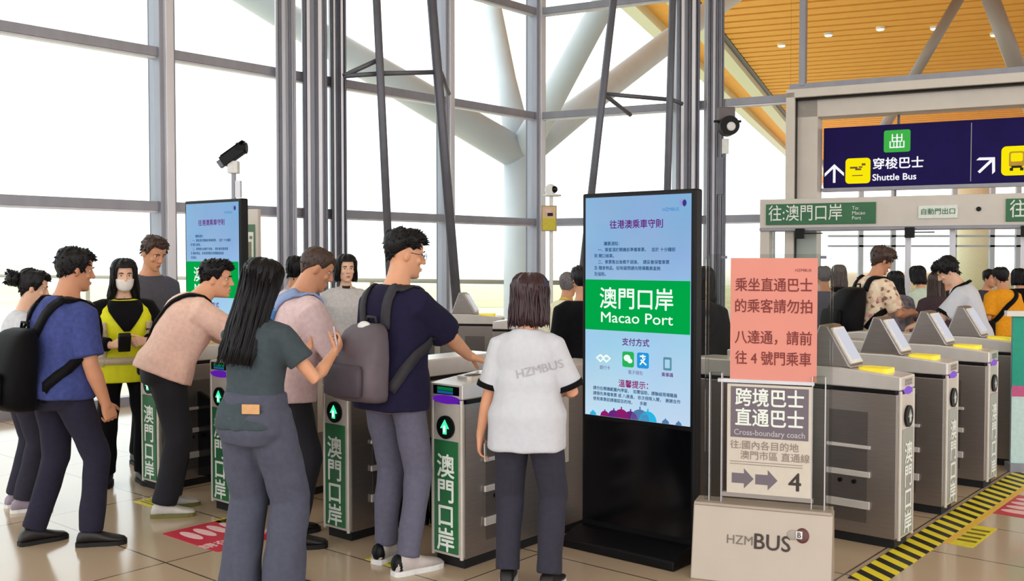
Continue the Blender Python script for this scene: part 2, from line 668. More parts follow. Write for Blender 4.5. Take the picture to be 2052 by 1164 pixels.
def arrow_up(rot, x, z, s, m, t):
    k = 0.13
    pts = [[(-k * 0.5, -0.5), (k * 0.5, -0.5), (k * 0.5, 0.3), (-k * 0.5, 0.3)],
           [(0, 0.5), (-0.5, 0.02), (-0.5, -0.16), (0, 0.32)], [(0, 0.5), (0, 0.32), (0.5, -0.16), (0.5, 0.02)]]
    mb = MB()
    c, sn = math.cos(rot), math.sin(rot)
    for poly in pts:
        mb.prism([(x + s * (p * c - q * sn), z + s * (p * sn + q * c)) for p, q in poly], -0.006, -0.002, 'y')
    return mb.build('arrow', m, t)


def rrect(x0, x1, z0, z1, r, n=5):
    pts = []
    for cx, cz, a in ((x1 - r, z0 + r, -90), (x1 - r, z1 - r, 0), (x0 + r, z1 - r, 90), (x0 + r, z0 + r, 180)):
        for k in range(n + 1):
            th = R(a + 90 * k / n)
            pts.append((cx + r * math.cos(th), cz + r * math.sin(th)))
    return pts


arrow_up(0, 0.15, 0.2, 0.26, LIT_WHITE, t)
mb = MB()
mb.prism(rrect(0.30, 0.63, 0.05, 0.40, 0.05), -0.005, -0.001, 'y')
mb.build('pictogram_tile', LIT_YELLOW, t)
mb = MB()
for x, z, w, h in ((0.41, 0.27, 0.10, 0.025), (0.47, 0.245, 0.08, 0.025), (0.54, 0.31, 0.05, 0.03), (0.50, 0.275, 0.05, 0.02), (0.46, 0.16, 0.14, 0.012)):
    mb.span(x - w / 2, x + w / 2, -0.008, -0.006, z - h / 2, z + h / 2)
mb.build('pictogram', mat('sign_brown_ink', (120, 80, 10), 0.5), t)
text(t, '穿梭巴士', 0.655, -0.006, 0.30, 0.165, LIT_WHITE, align='LEFT', bold=0.019, fit=None)
text(t, 'Shuttle Bus', 0.655, -0.006, 0.12, 0.125, LIT_WHITE, align='LEFT', bold=0.019)
mb = MB()
mb.prism(rrect(0.80, 1.14, 0.46, 0.76, 0.03), -0.005, -0.001, 'y')
mb.build('emblem_tile', LIT_GREEN, t)
mb = MB()
for x, z, w, h in ((0.97, 0.61, 0.018, 0.19), (0.91, 0.655, 0.015, 0.10), (1.03, 0.655, 0.015, 0.10), (0.97, 0.605, 0.14, 0.014), (0.97, 0.655, 0.14, 0.012), (0.97, 0.525, 0.19, 0.016), (0.882, 0.565, 0.015, 0.09), (1.058, 0.565, 0.015, 0.09), (0.93, 0.56, 0.012, 0.07), (1.01, 0.56, 0.012, 0.07)):
    mb.span(x - w / 2, x + w / 2, -0.008, -0.006, z - h / 2, z + h / 2)
mb.build('emblem', LIT_WHITE, t)
arrow_up(R(-45), 2.08, 0.24, 0.27, LIT_WHITE, t)
mb = MB()
mb.prism(rrect(2.25, 2.61, 0.09, 0.47, 0.06), -0.005, -0.001, 'y')
mb.build('pictogram_tile', LIT_YELLOW, t)
mb = MB()
mb.prism(rrect(2.34, 2.52, 0.2, 0.40, 0.03), -0.008, -0.006, 'y', 0)
mb.prism(rrect(2.36, 2.50, 0.27, 0.38, 0.02), -0.010, -0.0085, 'y', 1)
mb.span(2.37, 2.49, -0.010, -0.0085, 0.185, 0.215, 2)
mb.span(2.35, 2.39, -0.010, -0.0085, 0.15, 0.19, 2)
mb.span(2.47, 2.51, -0.010, -0.0085, 0.15, 0.19, 2)
mb.build('pictogram', [mat('sign_amber_ink', (206, 160, 20), 0.5), LIT_YELLOW, BLACK], t)

# ------------------------------------------------------------------ outside: canopy, branching columns, barrier
WOOD = mat('orange_slat_ceiling', (255, 180, 80), 0.7, 0, 0.05, 2)
WOOD_DK = mat('slat_gap', (196, 118, 30), 0.9, 0, 0.1, 2)
CANOPY_EDGE = mat('canopy_white_edge', (232, 228, 216), 0.6)
HR = 10.0
e0, edir = V((3.68, 33.3, 0)), V((0.36, 0.933, 0)).normalized()
eperp = V((edir.y, -edir.x, 0))
can = MB()
A = e0 - edir * 22
rot = Matrix.Rotation(math.atan2(eperp.y, eperp.x), 3, 'Z')
can.box(A + edir * 55 + eperp * 31 + V((0, 0, HR + 0.55)), (62, 110, 0.4), rot, 0)
can.box(A + edir * 55 + eperp * 0.25 + V((0, 0, HR + 0.15)), (0.5, 110, 0.8), rot, 0)
can.box(A + edir * 55 + eperp * 1.0 + V((0, 0, HR + 0.2)), (1.0, 110, 0.2), rot, 1)
can.box(A + edir * 55 + eperp * 1.85 + V((0, 0, HR - 0.02)), (0.6, 110, 0.5), rot, 0)
can.box(A + edir * 55 + eperp * 2.25 + V((0, 0, HR + 0.15)), (0.25, 110, 0.3), rot, 2)
canopy = struct(can.build('roof', [CANOPY_EDGE, WOOD, FRAME_DK]))
sl = MB()
sdir = V((0.93, -0.37, 0)).normalized()
nslat = 0
rs = Matrix.Rotation(math.atan2(sdir.y, sdir.x), 3, 'Z')
for k in range(120):
    s0 = A + edir * (k * 0.95) + eperp * 2.4
    sl.box(s0 + sdir * 28 + V((0, 0, HR + 0.1)), (56, 0.72, 0.16), rs, 0)
sl.box(A + edir * 55 + eperp * 31 + V((0, 0, HR + 0.32)), (58, 110, 0.06), rot, 1)
sl.build('slats', [WOOD, WOOD_DK], canopy)
for x, y in ((1562, 92), (1655, 71), (1758, 59), (1866, 58), (1985, 71), (1424, 64)):
    d = (HR - CAMH) * FPX / (HOR - y)
    p = P(x, y, d)
    o = thing('downlight', 'small round downlight glowing in the orange slatted canopy', 'light', p, 0, 'downlights in the slatted canopy')
    mb = MB()
    mb.cyl((0, 0, -0.02), 0.16, 0.1, 'z', 20)
    mb.build('rim', WHITE, o)
    mb = MB()
    mb.cyl((0, 0, -0.085), 0.12, 0.03, 'z', 20)
    mb.build('lens', glow('downlight_lens', (255, 250, 230), 6.0), o)

TREE = mat('white_steel_tube', (208, 214, 222), 0.5, 0.0, 0.04, 2)


def branch_column(base, segs, r0):
    mb = MB()
    mb.tube([V((base.x, base.y, -0.2)), base], r0, 24)
    for pts, ra in segs:
        mb.tube(pts, ra, 20)
    mb.ell(base, (r0 * 1.02, r0 * 1.02, r0 * 1.1))
    return struct(mb.build('pillar', TREE, smooth=True))


B = P(1043, 312, 20)
branch_column(B, [([B, P(700, 112, 18), P(505, -6, 17), P(350, -100, 16.2)], [0.33, 0.27, 0.24, 0.22]),
                  ([B, P(1015, 160, 21), P(985, 0, 22), P(960, -120, 22.8)], [0.3, 0.2, 0.18, 0.17]),
                  ([B, P(1128, 160, 19), P(1212, 5, 18), P(1270, -110, 17.3)], [0.3, 0.24, 0.22, 0.21]),
                  ([B, P(1200, 190, 22), P(1340, 84, 25), P(1470, -10, 28), P(1560, -75, 30)], [0.33, 0.27, 0.28, 0.28, 0.28])], 0.34)
STRUT = mat('grey_steel_tube', (158, 150, 146), 0.5, 0.1, 0.04, 2)
# struts of further branching columns under the canopy
rod_struct([(P(1820, 165, 26), P(1915, 0, 26)), (P(1915, 0, 26), P(1960, -80, 26)), (P(1820, 165, 26), P(1760, 270, 26))], 0.14, STRUT)
rod_struct([(P(2035, 150, 24), P(1975, 0, 24)), (P(1975, 0, 24), P(1945, -75, 24)), (P(2035, 150, 24), P(2075, 250, 24))], 0.2, STRUT)
mb = MB()
mb.cyl((19.8, 43, 2.25), 0.72, 4.9, 'z', 28)
struct(mb.build('pillar', mat('pale_yellow_column', (244, 240, 214), 0.7), smooth=True))
# pale far facade lines beyond the doors
mb = MB()
PALE = mat('pale_far_frames', (188, 198, 212), 0.7)
for x in (1725, 1790, 1912, 1988, 2040):
    p = P(x, 500, 30)
    mb.span(p.x - 0.07, p.x + 0.07, 30, 30.1, 0, 4.2)
for z in (1.9, 2.2, 3.1):
    mb.span(9.5, 18, 30, 30.1, z, z + 0.06)
trim_no += 1
struct(mb.build('trim_%d' % trim_no, PALE))

ra, rb = V((-15.4, 27.6, 0)), V((3.2, 16.9 + 1.4, 0))
rl = thing('railing', 'pale metal railing with thin posts outside behind the glass wall', 'railing', (ra + rb) / 2)
o = (ra + rb) / 2
RAILM = mat('railing_metal', (160, 154, 140), 0.5, 0.3)
mb = MB()
mb.tube([ra - o + V((0, 0, 1.1)), rb - o + V((0, 0, 1.1))], 0.045, 10)
mb.build('handrail', RAILM, rl, smooth=True)
for k in range(13):
    p = ra.lerp(rb, k / 12) - o
    mb = MB()
    mb.box(p + V((0, 0, 0.48)), (0.09, 0.05, 1.2))
    mb.build('baluster', RAILM, rl)


# ------------------------------------------------------------------ ticket gates
def gate(loc, rz, label, style, length=1.5, pylon=False, flaps=(True, True), group='ticket gates', sgn='澳門口岸'):
    """local -y is the front; style 'green' for the row on the left, 'pale' for the row on the right"""
    g = thing('ticket_gate', label, 'ticket gate', loc, rz, group)
    L = length
    mb = MB()
    mb.span(-0.098, 0.098, 0.03, L - 0.03, 0, 0.06)
    mb.build('kick_plate', RUBBER, g)
    mb = MB()
    mb.span(-0.11, 0.11, 0.02, L, 0.05, 0.85, 0)
    mb.build('body', STEEL, g, bevel=0.006)
    for s in (-1, 1):
        mb = MB()
        mb.span(s * 0.109, s * 0.113, 0.18, 0.40, 0.12, 0.74, 0)
        mb.build('side_panel', STEEL_DK, g)
        for k, z in enumerate((0.22, 0.39, 0.54)):
            mb = MB()
            mb.span(s * 0.112, s * 0.126, 0.16, 0.41, z - 0.022 + 0.008 * k, z + 0.022 - 0.004 * k)
            mb.build('guide_bar', DECK, g, bevel=0.003)
        mb = MB()
        for y in (0.25, 0.33):
            mb.cyl((s * 0.118, y, 0.345), 0.012, 0.02, 'x', 12)
        mb.build('sensor_eye', BLACK, g)
        mb = MB()
        mb.span(s * 0.11, s * 0.1125, 0.68, 0.90, 0.42, 0.80)
        mb.build('access_panel', FASCIA, g)
    mb = MB()
    mb.span(-0.113, 0.113, 0.03, L + 0.002, 0.852, 0.872)
    mb.build('seam', BLACK, g)
    mb = MB()
    mb.prism([(0.0, 0.872), (0.0, 0.948), (0.06, 0.955), (0.34, 0.978), (L - 0.25, 0.978), (L, 0.945), (L, 0.872)], -0.116, 0.116, 'x')
    mb.build('top_deck', DECK, g, bevel=0.008)
    mb = MB()
    mb.span(-0.106, 0.106, 0.0, 0.025, 0.06, 0.85, 0)
    for s in (-1, 1):
        mb.tube([(s * 0.101, 0.006, 0.05), (s * 0.101, 0.006, 0.87)], 0.011, 8, 0)
    mb.build('front_fascia', FASCIA, g, bevel=0.003)
    pan = MB()
    pan.span(-0.084, 0.084, -0.006, 0.001, 0.075, 0.655)
    pn = pan.build('sign_panel', GREEN_SIGN if style == 'green' else GREEN_PALE, g, bevel=0.002)
    for k, ch in enumerate(sgn):
        text(pn, ch, 0, -0.008, 0.515 - 0.128 * k, 0.13, SIGN_WHITE, bold=0.019)
    mb = MB()
    mb.cyl((0, -0.004, 0.725), 0.06, 0.016, 'y', 28)
    d = mb.build('status_display', BLACK, g, smooth=False)
    mb = MB()
    mb.prism([(-0.012, 0.69), (0.012, 0.69), (0.012, 0.72), (0.03, 0.72), (0, 0.765), (-0.03, 0.72), (-0.012, 0.72)], -0.016, -0.0125, 'y')
    mb.build('arrow_light', GREEN_LED if style == 'green' else GREEN_PALE, d)
    mb = MB()
    mb.prism([(-0.006, 0.70), (0.006, 0.70), (0.006, 0.735), (-0.006, 0.735)], -0.0185, -0.0165, 'y')
    mb.build('arrow_core_light', WHITE_LED if style == 'green' else SIGN_WHITE, d)
    mb = MB()
    lr = (0.098, 0.022, 0.022) if style == 'green' else (0.05, 0.018, 0.022)
    mb.ell((0, 0.0, 0.868), lr)
    mb.build('purple_lamp', PURPLE if style == 'green' else PURPLE_DIM, g, smooth=True)
    mb = MB()
    mb.span(-0.09, 0.09, -0.004, 0.002, 0.893, 0.938, 0)
    mb.span(-0.06, 0.05, -0.006, -0.0045, 0.915, 0.932, 1)
    mb.span(-0.06, 0.05, -0.006, -0.0045, 0.898, 0.912, 2)
    mb.build('front_display', [BLACK_GLOSS, glow('display_green', (10, 140, 80), 0.6), glow('display_blue', (40, 110, 170), 0.6)] if style == 'green' else [FASCIA, STEEL, STEEL], g)
    # card reader on the deck
    if pylon:
        mb = MB()
        mb.prism([(0.28, 0.975), (0.42, 1.21), (0.47, 1.215), (0.56, 0.975)], -0.10, 0.10, 'x')
        py = mb.build('reader_column', STEEL, g, bevel=0.01)
        dz = V((0, 0.14, 0.235)).normalized()
        rotm = Matrix.Rotation(math.atan2(0.235, 0.14), 3, 'X')
        mb = MB()
        mb.box(V((0, 0.347, 1.097)), (0.17, 0.23, 0.016), rotm, 0)
        mb.box(V((0, 0.345, 1.0985)) + V((0, -0.005, 0.003)), (0.12, 0.19, 0.016), rotm, 1)
        mb.build('reader_screen', [WHITE, glow('reader_screen_glow', (226, 226, 238), 0.85)], py, bevel=0.004)
        mb = MB()
        mb.prism(rrect(-0.07, 0.07, 0.09, 0.26, 0.03), 0.945, 0.982, 'z')
        mb.build('reader_pad', mat('reader_yellow', (248, 226, 60), 0.4, 0, 0.03, emit=0.25), g)
    else:
        mb = MB()
        mb.prism(rrect(-0.06, 0.06, 0.12, 0.28, 0.04), 0.955, 0.976, 'z', 0)
        mb.ell((0, 0.2, 0.977), (0.035, 0.055, 0.006), m=1)
        mb.build('reader_pad', [FASCIA, STEEL_DK], g)
        mb = MB()
        mb.prism(rrect(-0.045, 0.05, 0.42, 0.54, 0.03), 0.97, 0.992, 'z', 0)
        mb.build('tap_pad', mat('reader_amber', (214, 180, 110), 0.5), g)
    # swing flaps
    for s, on in zip((-1, 1), flaps):
        if on:
            mb = MB()
            fy = 0.3 if style == 'green' else 0.74
            mb.prism([(s * 0.115, 0.07), (s * 0.42, 0.09), (s * 0.42, 0.58), (s * 0.115, 0.66)], fy, fy + 0.025, 'y')
            fo = mb.build('flap', BLACK_GLOSS if style == 'green' else GLASS_FLAP, g)
    return g


RZ_G, RZ_R = -GRID, R(50)
gate(GP(3.70, -3.545), RZ_G, 'steel ticket gate with green sign front, beside the woman in the white shirt', 'green', flaps=(True, False))
gate(GP(3.66, -4.375), RZ_G, 'steel ticket gate with green sign front, left of the man with the grey backpack', 'green')
gate(GP(3.60, -5.41), RZ_G, 'steel ticket gate behind the woman in grey with long black hair', 'green')
gate(GP(3.62, -6.28), RZ_G, 'steel ticket gate between the staff member in the yellow vest and the man in pink', 'green', flaps=(False, True))
gate(GP(5.60, -1.85), RZ_R, 'nearest gate of the right row, its steel side behind the poster stand', 'pale', pylon=True, flaps=(False, True), group='right row of ticket gates')
gate(GP(6.52, -1.88), RZ_R, 'second gate of the right row, counted from the poster stand', 'pale', pylon=True, group='right row of ticket gates')
gate(GP(7.45, -1.88), RZ_R, 'third gate of the right row, behind the red floor sticker', 'pale', pylon=True, group='right row of ticket gates')
gate(GP(8.36, -1.89), RZ_R, 'furthest gate of the right row, beside the teal banner', 'pale', pylon=True, flaps=(True, False), group='right row of ticket gates')
# the far row across the hall
gate(V((-0.1, 10.9, 0)), R(80), 'distant gate with a reader column seen past the arm of the man in dark navy', 'pale', length=1.55, pylon=True, group='far row of ticket gates')
gate(V((1.35, 9.9, 0)), R(80), 'distant gate seen behind the hair of the woman in the white shirt', 'pale', length=1.55, pylon=True, group='far row of ticket gates')


# ------------------------------------------------------------------ digital signage kiosks
def screen_mat():
    m = bpy.data.materials.new('screen_blue_glow')
    m.use_nodes = True
    nt = m.node_tree
    nt.nodes.clear()
    o = nt.nodes.new('ShaderNodeOutputMaterial')
    e = nt.nodes.new('ShaderNodeEmission')
    tc = nt.nodes.new('ShaderNodeTexCoord')
    sp = nt.nodes.new('ShaderNodeSeparateXYZ')
    rp = nt.nodes.new('ShaderNodeValToRGB')
    mr = nt.nodes.new('ShaderNodeMapRange')
    nz = nt.nodes.new('ShaderNodeTexNoise')
    nz.inputs['Scale'].default_value = 2.5
    mx = nt.nodes.new('ShaderNodeMix')
    mx.data_type = 'RGBA'
    mx.inputs['Factor'].default_value = 0.15
    mr.inputs['From Min'].default_value = 0.7
    mr.inputs['From Max'].default_value = 1.93
    el = rp.color_ramp.elements
    el[0].position, el[0].color = 0.0, lin((196, 228, 252)) + (1,)
    el[1].position, el[1].color = 1.0, lin((126, 178, 226)) + (1,)
    k = el.new(0.35)
    k.color = lin((160, 212, 246)) + (1,)
    k = el.new(0.75)
    k.color = lin((138, 182, 228)) + (1,)
    nt.links.new(tc.outputs['Object'], sp.inputs[0])
    nt.links.new(tc.outputs['Object'], nz.inputs['Vector'])
    nt.links.new(sp.outputs['Z'], mr.inputs['Value'])
    nt.links.new(mr.outputs[0], rp.inputs[0])
    nt.links.new(rp.outputs[0], mx.inputs['A'])
    nt.links.new(nz.outputs['Color'], mx.inputs['B'])
    nt.links.new(mx.outputs['Result'], e.inputs[0])
    nt.links.new(e.outputs[0], o.inputs[0])
    e.inputs[1].default_value = 0.97
    return m


SCREEN = screen_mat()
S_GREEN = glow('screen_green', (0, 166, 72), 1.0)
S_WHITE = glow('screen_white', (244, 255, 246), 1.0)
S_PURP = glow('screen_purple', (108, 40, 130), 0.9)
S_RED = glow('screen_magenta', (150, 30, 110), 0.9)
S_INK = glow('screen_ink', (44, 92, 138), 0.8)


def kiosk(loc, rz, label, k=1.0):
    t = thing('digital_signage_kiosk', label, 'kiosk', loc, rz, 'blue screen kiosks')
    t.scale = (k, k, k)
    mb = MB()
    mb.prism([(-0.20, 0.0), (-0.20, 0.05), (-0.05, 0.09), (0.26, 0.09), (0.26, 0.0)], -0.36, 0.36, 'x', 0)
    mb.build('base', BLACK, t, bevel=0.008)
    mb = MB()
    for x in (-0.33, 0.33):
        mb.cyl((x, -0.17, 0.012), 0.022, 0.024, 'z', 12)
    mb.build('caster', STEEL, t)
    mb = MB()
    mb.span(-0.362, 0.362, 0.0, 0.07, 0.07, 1.955, 0)
    mb.build('housing', BLACK, t, bevel=0.01)
    mb = MB()
    mb.span(-0.34, 0.34, -0.004, 0.002, 0.12, 0.69)
    mb.build('lower_panel', BLACK_GLOSS, t)
    mb = MB()
    mb.span(-0.335, 0.335, -0.006, 0.001, 0.715, 1.93)
    s = mb.build('screen', SCREEN, t)
    y = -0.0075
    mb = MB()
    mb.span(-0.335, 0.335, y, y + 0.001, 1.195, 1.475)
    mb.build('screen_band', S_GREEN, s)
    y2 = y - 0.0012
    text(s, '澳門口岸', 0.0, y2, 1.365, 0.125, S_WHITE, bold=0.012, fit=0.47)
    text(s, 'Macao Port', 0.0, y2, 1.265, 0.082, S_WHITE, bold=0.006, fit=0.46)
    text(s, '往港澳乘車守則', 0.0, y, 1.775, 0.05, S_PURP, bold=0.020, fit=0.34)
    for i, (ln, x, al) in enumerate((('購票須知：', -0.21, 'LEFT'), ('一、乘客須於閘機前準備車票，   並於 十分鐘前', -0.25, 'LEFT'), ('到 閘口候車。', -0.275, 'LEFT'),
                                     ('二、車票售出後概不退換，  請妥善保管車票', -0.25, 'LEFT'), ('及 隨身物品，如有疑問請向現場職員查詢', -0.275, 'LEFT'), ('及協助。', -0.275, 'LEFT'))):
        text(s, ln, x, y, 1.672 - 0.0335 * i, 0.0235, S_INK, align=al, bold=0.020)
    # operator mark top right
    mb = MB()
    mb.cyl((0.285, y, 1.885), 0.017, 0.002, 'y', 20, 0)
    mb.ell((0.297, y, 1.882), (0.013, 0.002, 0.018), m=1)
    mb.build('screen_emblem', [glow('screen_pale_purple', (160, 160, 220), 0.9), glow('screen_navy', (60, 60, 140), 0.9)], s)
    text(s, 'HZMBUS', 0.215, y, 1.85, 0.026, glow('screen_mid_blue', (86, 150, 214), 0.9), bold=0.019)
    text(s, '支付方式', 0.0, y, 1.135, 0.044, S_PURP, bold=0.020)
    # payment icons
    mb = MB()
    for dx in (-0.03, 0.01):
        mb.tube([(-0.2 + dx, y, 1.055), (-0.225 + dx, y, 1.04), (-0.2 + dx, y, 1.02), (-0.175 + dx, y, 1.04), (-0.2 + dx, y, 1.055)], 0.006, 6)
    mb.build('payment_icon', S_WHITE, s)
    text(s, '銀行卡', -0.2, y, 0.985, 0.024, S_PURP)
    mb = MB()
    mb.prism(rrect(-0.085, -0.01, 1.0, 1.085, 0.012), y, y + 0.001, 'y', 0)
    mb.ell((-0.053, y - 0.001, 1.05), (0.022, 0.001, 0.018), m=1)
    mb.ell((-0.035, y - 0.001, 1.035), (0.016, 0.001, 0.013), m=1)
    mb.build('payment_icon', [glow('screen_icon_green', (40, 180, 90), 1.0), S_WHITE], s)
    mb = MB()
    mb.prism(rrect(0.01, 0.085, 1.0, 1.085, 0.012), y, y + 0.001, 'y', 0)
    for a, b in (((0.03, 1.065), (0.065, 1.065)), ((0.048, 1.075), (0.048, 1.05)), ((0.062, 1.055), (0.03, 1.02)), ((0.035, 1.045), (0.07, 1.02))):
        mb.tube([(a[0], y - 0.001, a[1]), (b[0], y - 0.001, b[1])], 0.004, 6, 1)
    mb.build('payment_icon', [glow('screen_icon_blue', (40, 150, 220), 1.0), S_WHITE], s)
    text(s, '電子錢包', 0.0, y, 0.972, 0.024, S_PURP)
    mb = MB()
    mb.prism(rrect(0.175, 0.225, 1.0, 1.07, 0.006), y, y + 0.001, 'y', 0)
    mb.prism(rrect(0.185, 0.215, 1.012, 1.058, 0.004), y - 0.001, y, 'y', 1)
    mb.build('payment_icon', [glow('screen_icon_grey', (96, 150, 170), 0.9), glow('screen_pale', (170, 210, 235), 1.0)], s)
    text(s, '乘車碼', 0.2, y, 0.975, 0.024, S_PURP, bold=0.020)
    text(s, '溫馨提示：', 0.0, y, 0.905, 0.044, S_RED, bold=0.020)
    for i, ln in enumerate(('請勿在閘機範圍內停留，  如需協助，請聯絡現場職員', '請預先準備車票 或 八達通， 依次排隊入閘，  謝謝合作', '使用車票前請確認目的地，     多謝')):
        text(s, ln, -0.28, y, 0.868 - 0.03 * i, 0.023, S_INK, align='LEFT', bold=0.020)
    # skyline of domes at the foot of the screen
    mb = MB()
    for x, r, mi in ((-0.2, 0.03, 1), (-0.14, 0.04, 0), (-0.09, 0.05, 1), (-0.03, 0.045, 0), (0.03, 0.06, 2), (0.08, 0.055, 3), (0.19, 0.022, 2), (-0.28, 0.022, 3), (0.27, 0.018, 2)):
        pts = [(x + r * math.cos(R(a)), 0.716 + r * math.sin(R(a))) for a in range(0, 181, 15)]
        mb.prism(pts, y, y + 0.001, 'y', mi)
        mb.span(x - 0.004, x + 0.004, y, y + 0.001, 0.716 + r * 0.9, 0.716 + r * 1.25, mi)
    mb.build('screen_skyline', [S_PURP, S_RED, glow('screen_steel_blue', (86, 130, 180), 0.9), glow('screen_cyan', (40, 180, 226), 1.0)], s)
    return t


kiosk(GP(4.57, -2.955), RZ_G, 'tall black kiosk with lit blue and green screen, right of the woman in white')
kiosk(GP(4.73, -7.20), R(-38), 'distant blue screen kiosk behind the man in the pink shirt', 1.06)

# ------------------------------------------------------------------ poster stand
st = thing('poster_stand', 'pale metal poster stand with clear acrylic holders in front of the right gates', 'stand', V((1.25, 4.93, 0)), R(-21))
STAND = mat('stand_beige_metal', (186, 172, 157), 0.42, 0.3, 0.03, 6)
mb = MB()
mb.prism([(-0.14, 0.0), (-0.06, 0.36), (0.06, 0.36), (0.14, 0.0)], -0.335, 0.335, 'x')
mb.build('base', STAND, st, bevel=0.006)
mb = MB()
mb.span(-0.33, 0.33, -0.07, 0.07, 0.36, 0.372)
mb.build('base_top', STAND, st)
for x in (-0.235, 0.262):
    mb = MB()
    mb.span(x - 0.028, x + 0.028, -0.02, 0.02, 0.37, 1.02, 0)
    mb.span(x - 0.032, x - 0.028, -0.022, 0.022, 0.37, 1.02, 1)
    mb.span(x + 0.028, x + 0.032, -0.022, 0.022, 0.37, 1.02, 1)
    mb.build('upright', [ACRYLIC, FRAME_LT], st)
mb = MB()
mb.span(-0.29, -0.275, -0.012, 0.012, 0.37, 1.6, 0)
mb.span(0.31, 0.322, -0.012, 0.012, 0.37, 1.6, 0)
mb.build('edge_strip', [ACRYLIC], st)
mb = MB()
mb.span(-0.275, 0.31, -0.006, 0.0, 0.97, 1.615)
mb.build('acrylic_sheet', ACRYLIC, st)
mb = MB()
for x in (-0.2, 0.275):
    mb.span(x - 0.014, x + 0.014, -0.016, 0.004, 1.592, 1.606)
mb.build('clip', FRAME_DK, st)
mb = MB()
mb.span(-0.225, 0.24, -0.02, 0.015, 0.975, 0.992)
mb.build('cross_bar', FRAME_LT, st)
mb = MB()
mb.span(-0.205, 0.24, -0.016, 0.012, 0.40, 0.422)
mb.build('lower_rail', STEEL, st)
INK = mat('dark_print', (62, 50, 46), 0.6)
hz = text(st, 'HZM', -0.1, -0.0985, 0.205, 0.062, mat('grey_print', (120, 108, 100), 0.6), rot=(R(90 - 12.5), 0, 0), bold=0.0)
bu = text(st, 'BUS', 0.054, -0.0985, 0.205, 0.105, INK, rot=(R(90 - 12.5), 0, 0), bold=0.012)
mb = MB()
rotb = Matrix.Rotation(R(-12.5), 3, 'X')
mb.ell((0.152, -0.088, 0.255), (0.028, 0.004, 0.024), rotb, 20, 10, 0)
mb.ell((0.196, -0.0885, 0.255), (0.032, 0.006, 0.036), rotb, 20, 10, 1)
mb.box((0.182, -0.0945, 0.258), (0.03, 0.006, 0.036), rotb, 2)
mb.build('emblem', [mat('emblem_grey', (170, 158, 150), 0.4), mat('emblem_maroon', (96, 44, 44), 0.4), SIGN_WHITE], st, smooth=True)
text(st, 'B', 0.182, -0.0985, 0.258, 0.034, mat('emblem_dark', (70, 30, 30), 0.5), rot=(R(90 - 12.5), 0, 0), bold=0.020)

pp = thing('pink_poster', 'pink paper poster with dark Chinese lettering clipped on the stand', 'poster', V((1.25, 4.93, 0)) + Matrix.Rotation(R(-21), 3, 'Z') @ V((0.042, -0.007, 1.295)), R(-21))
PINK = mat('pink_paper', (230, 150, 136), 0.8, 0, 0.03, 3)
PINK_INK = mat('pink_poster_ink', (132, 54, 48), 0.7)
mb = MB()
mb.span(-0.208, 0.208, -0.003, 0, -0.305, 0.3)
mb.build('sheet', PINK, pp)
for ln, z in (('乘坐直通巴士', 0.163), ('的乘客請勿拍', 0.058), ('八達通，請前', -0.097), ('往 4 號門乘車', -0.2)):
    text(pp, ln, 0.0, -0.0045, z, 0.072, PINK_INK, bold=0.014, fit=0.37 if '4' not in ln else 0.365)
text(pp, 'HZMBUS', 0.14, -0.0045, 0.24, 0.02, PINK_INK)

gp = thing('grey_poster', 'grey and cream bus poster with two arrows and the number 4, lower on the stand', 'poster', V((1.25, 4.93, 0)) + Matrix.Rotation(R(-21), 3, 'Z') @ V((0.03, -0.03, 0.70)), R(-21))
CREAM = mat('cream_paper', (216, 206, 192), 0.7, 0, 0.02)
GREYP = mat('grey_print_block', (118, 108, 118), 0.7, 0, 0.03)
mb = MB()
mb.span(-0.205, 0.2, -0.003, 0, -0.275, 0.27)
mb.build('sheet', CREAM, gp)
mb = MB()
mb.span(-0.188, 0.186, -0.0045, -0.003, 0.005, 0.258)
mb.build('heading_block', GREYP, gp)
text(gp, '跨境巴士', 0.0, -0.006, 0.2, 0.094, SIGN_WHITE, bold=0.020, fit=0.33)
text(gp, '直通巴士', 0.0, -0.006, 0.1, 0.094, SIGN_WHITE, bold=0.020, fit=0.33)
text(gp, 'Cross-boundary coach', 0.0, -0.006, 0.03, 0.04, mat('pale_grey_print', (196, 188, 194), 0.7), bold=0.010, fit=0.34)
BRN = mat('brown_grey_print', (150, 132, 124), 0.7)
text(gp, '往:國內各目的地', -0.19, -0.0045, -0.035, 0.046, BRN, align='LEFT', bold=0.010)
text(gp, '澳門市區 直通線', -0.14, -0.0045, -0.085, 0.046, BRN, align='LEFT', bold=0.010)
mb = MB()
for z in (-0.118, -0.13):
    mb.span(-0.19, 0.16, -0.0045, -0.003, z, z + 0.003)
mb.build('rule', BRN, gp)
for x in (-0.125, -0.01):
    mb = MB()
    mb.prism([(x - 0.055, -0.225), (x + 0.005, -0.225), (x + 0.005, -0.25), (x + 0.052, -0.2), (x + 0.005, -0.15), (x + 0.005, -0.175), (x - 0.055, -0.175)], -0.0045, -0.003, 'y')
    mb.build('arrow', GREYP, gp)
text(gp, '4', 0.125, -0.0045, -0.205, 0.125, INK, bold=0.014)

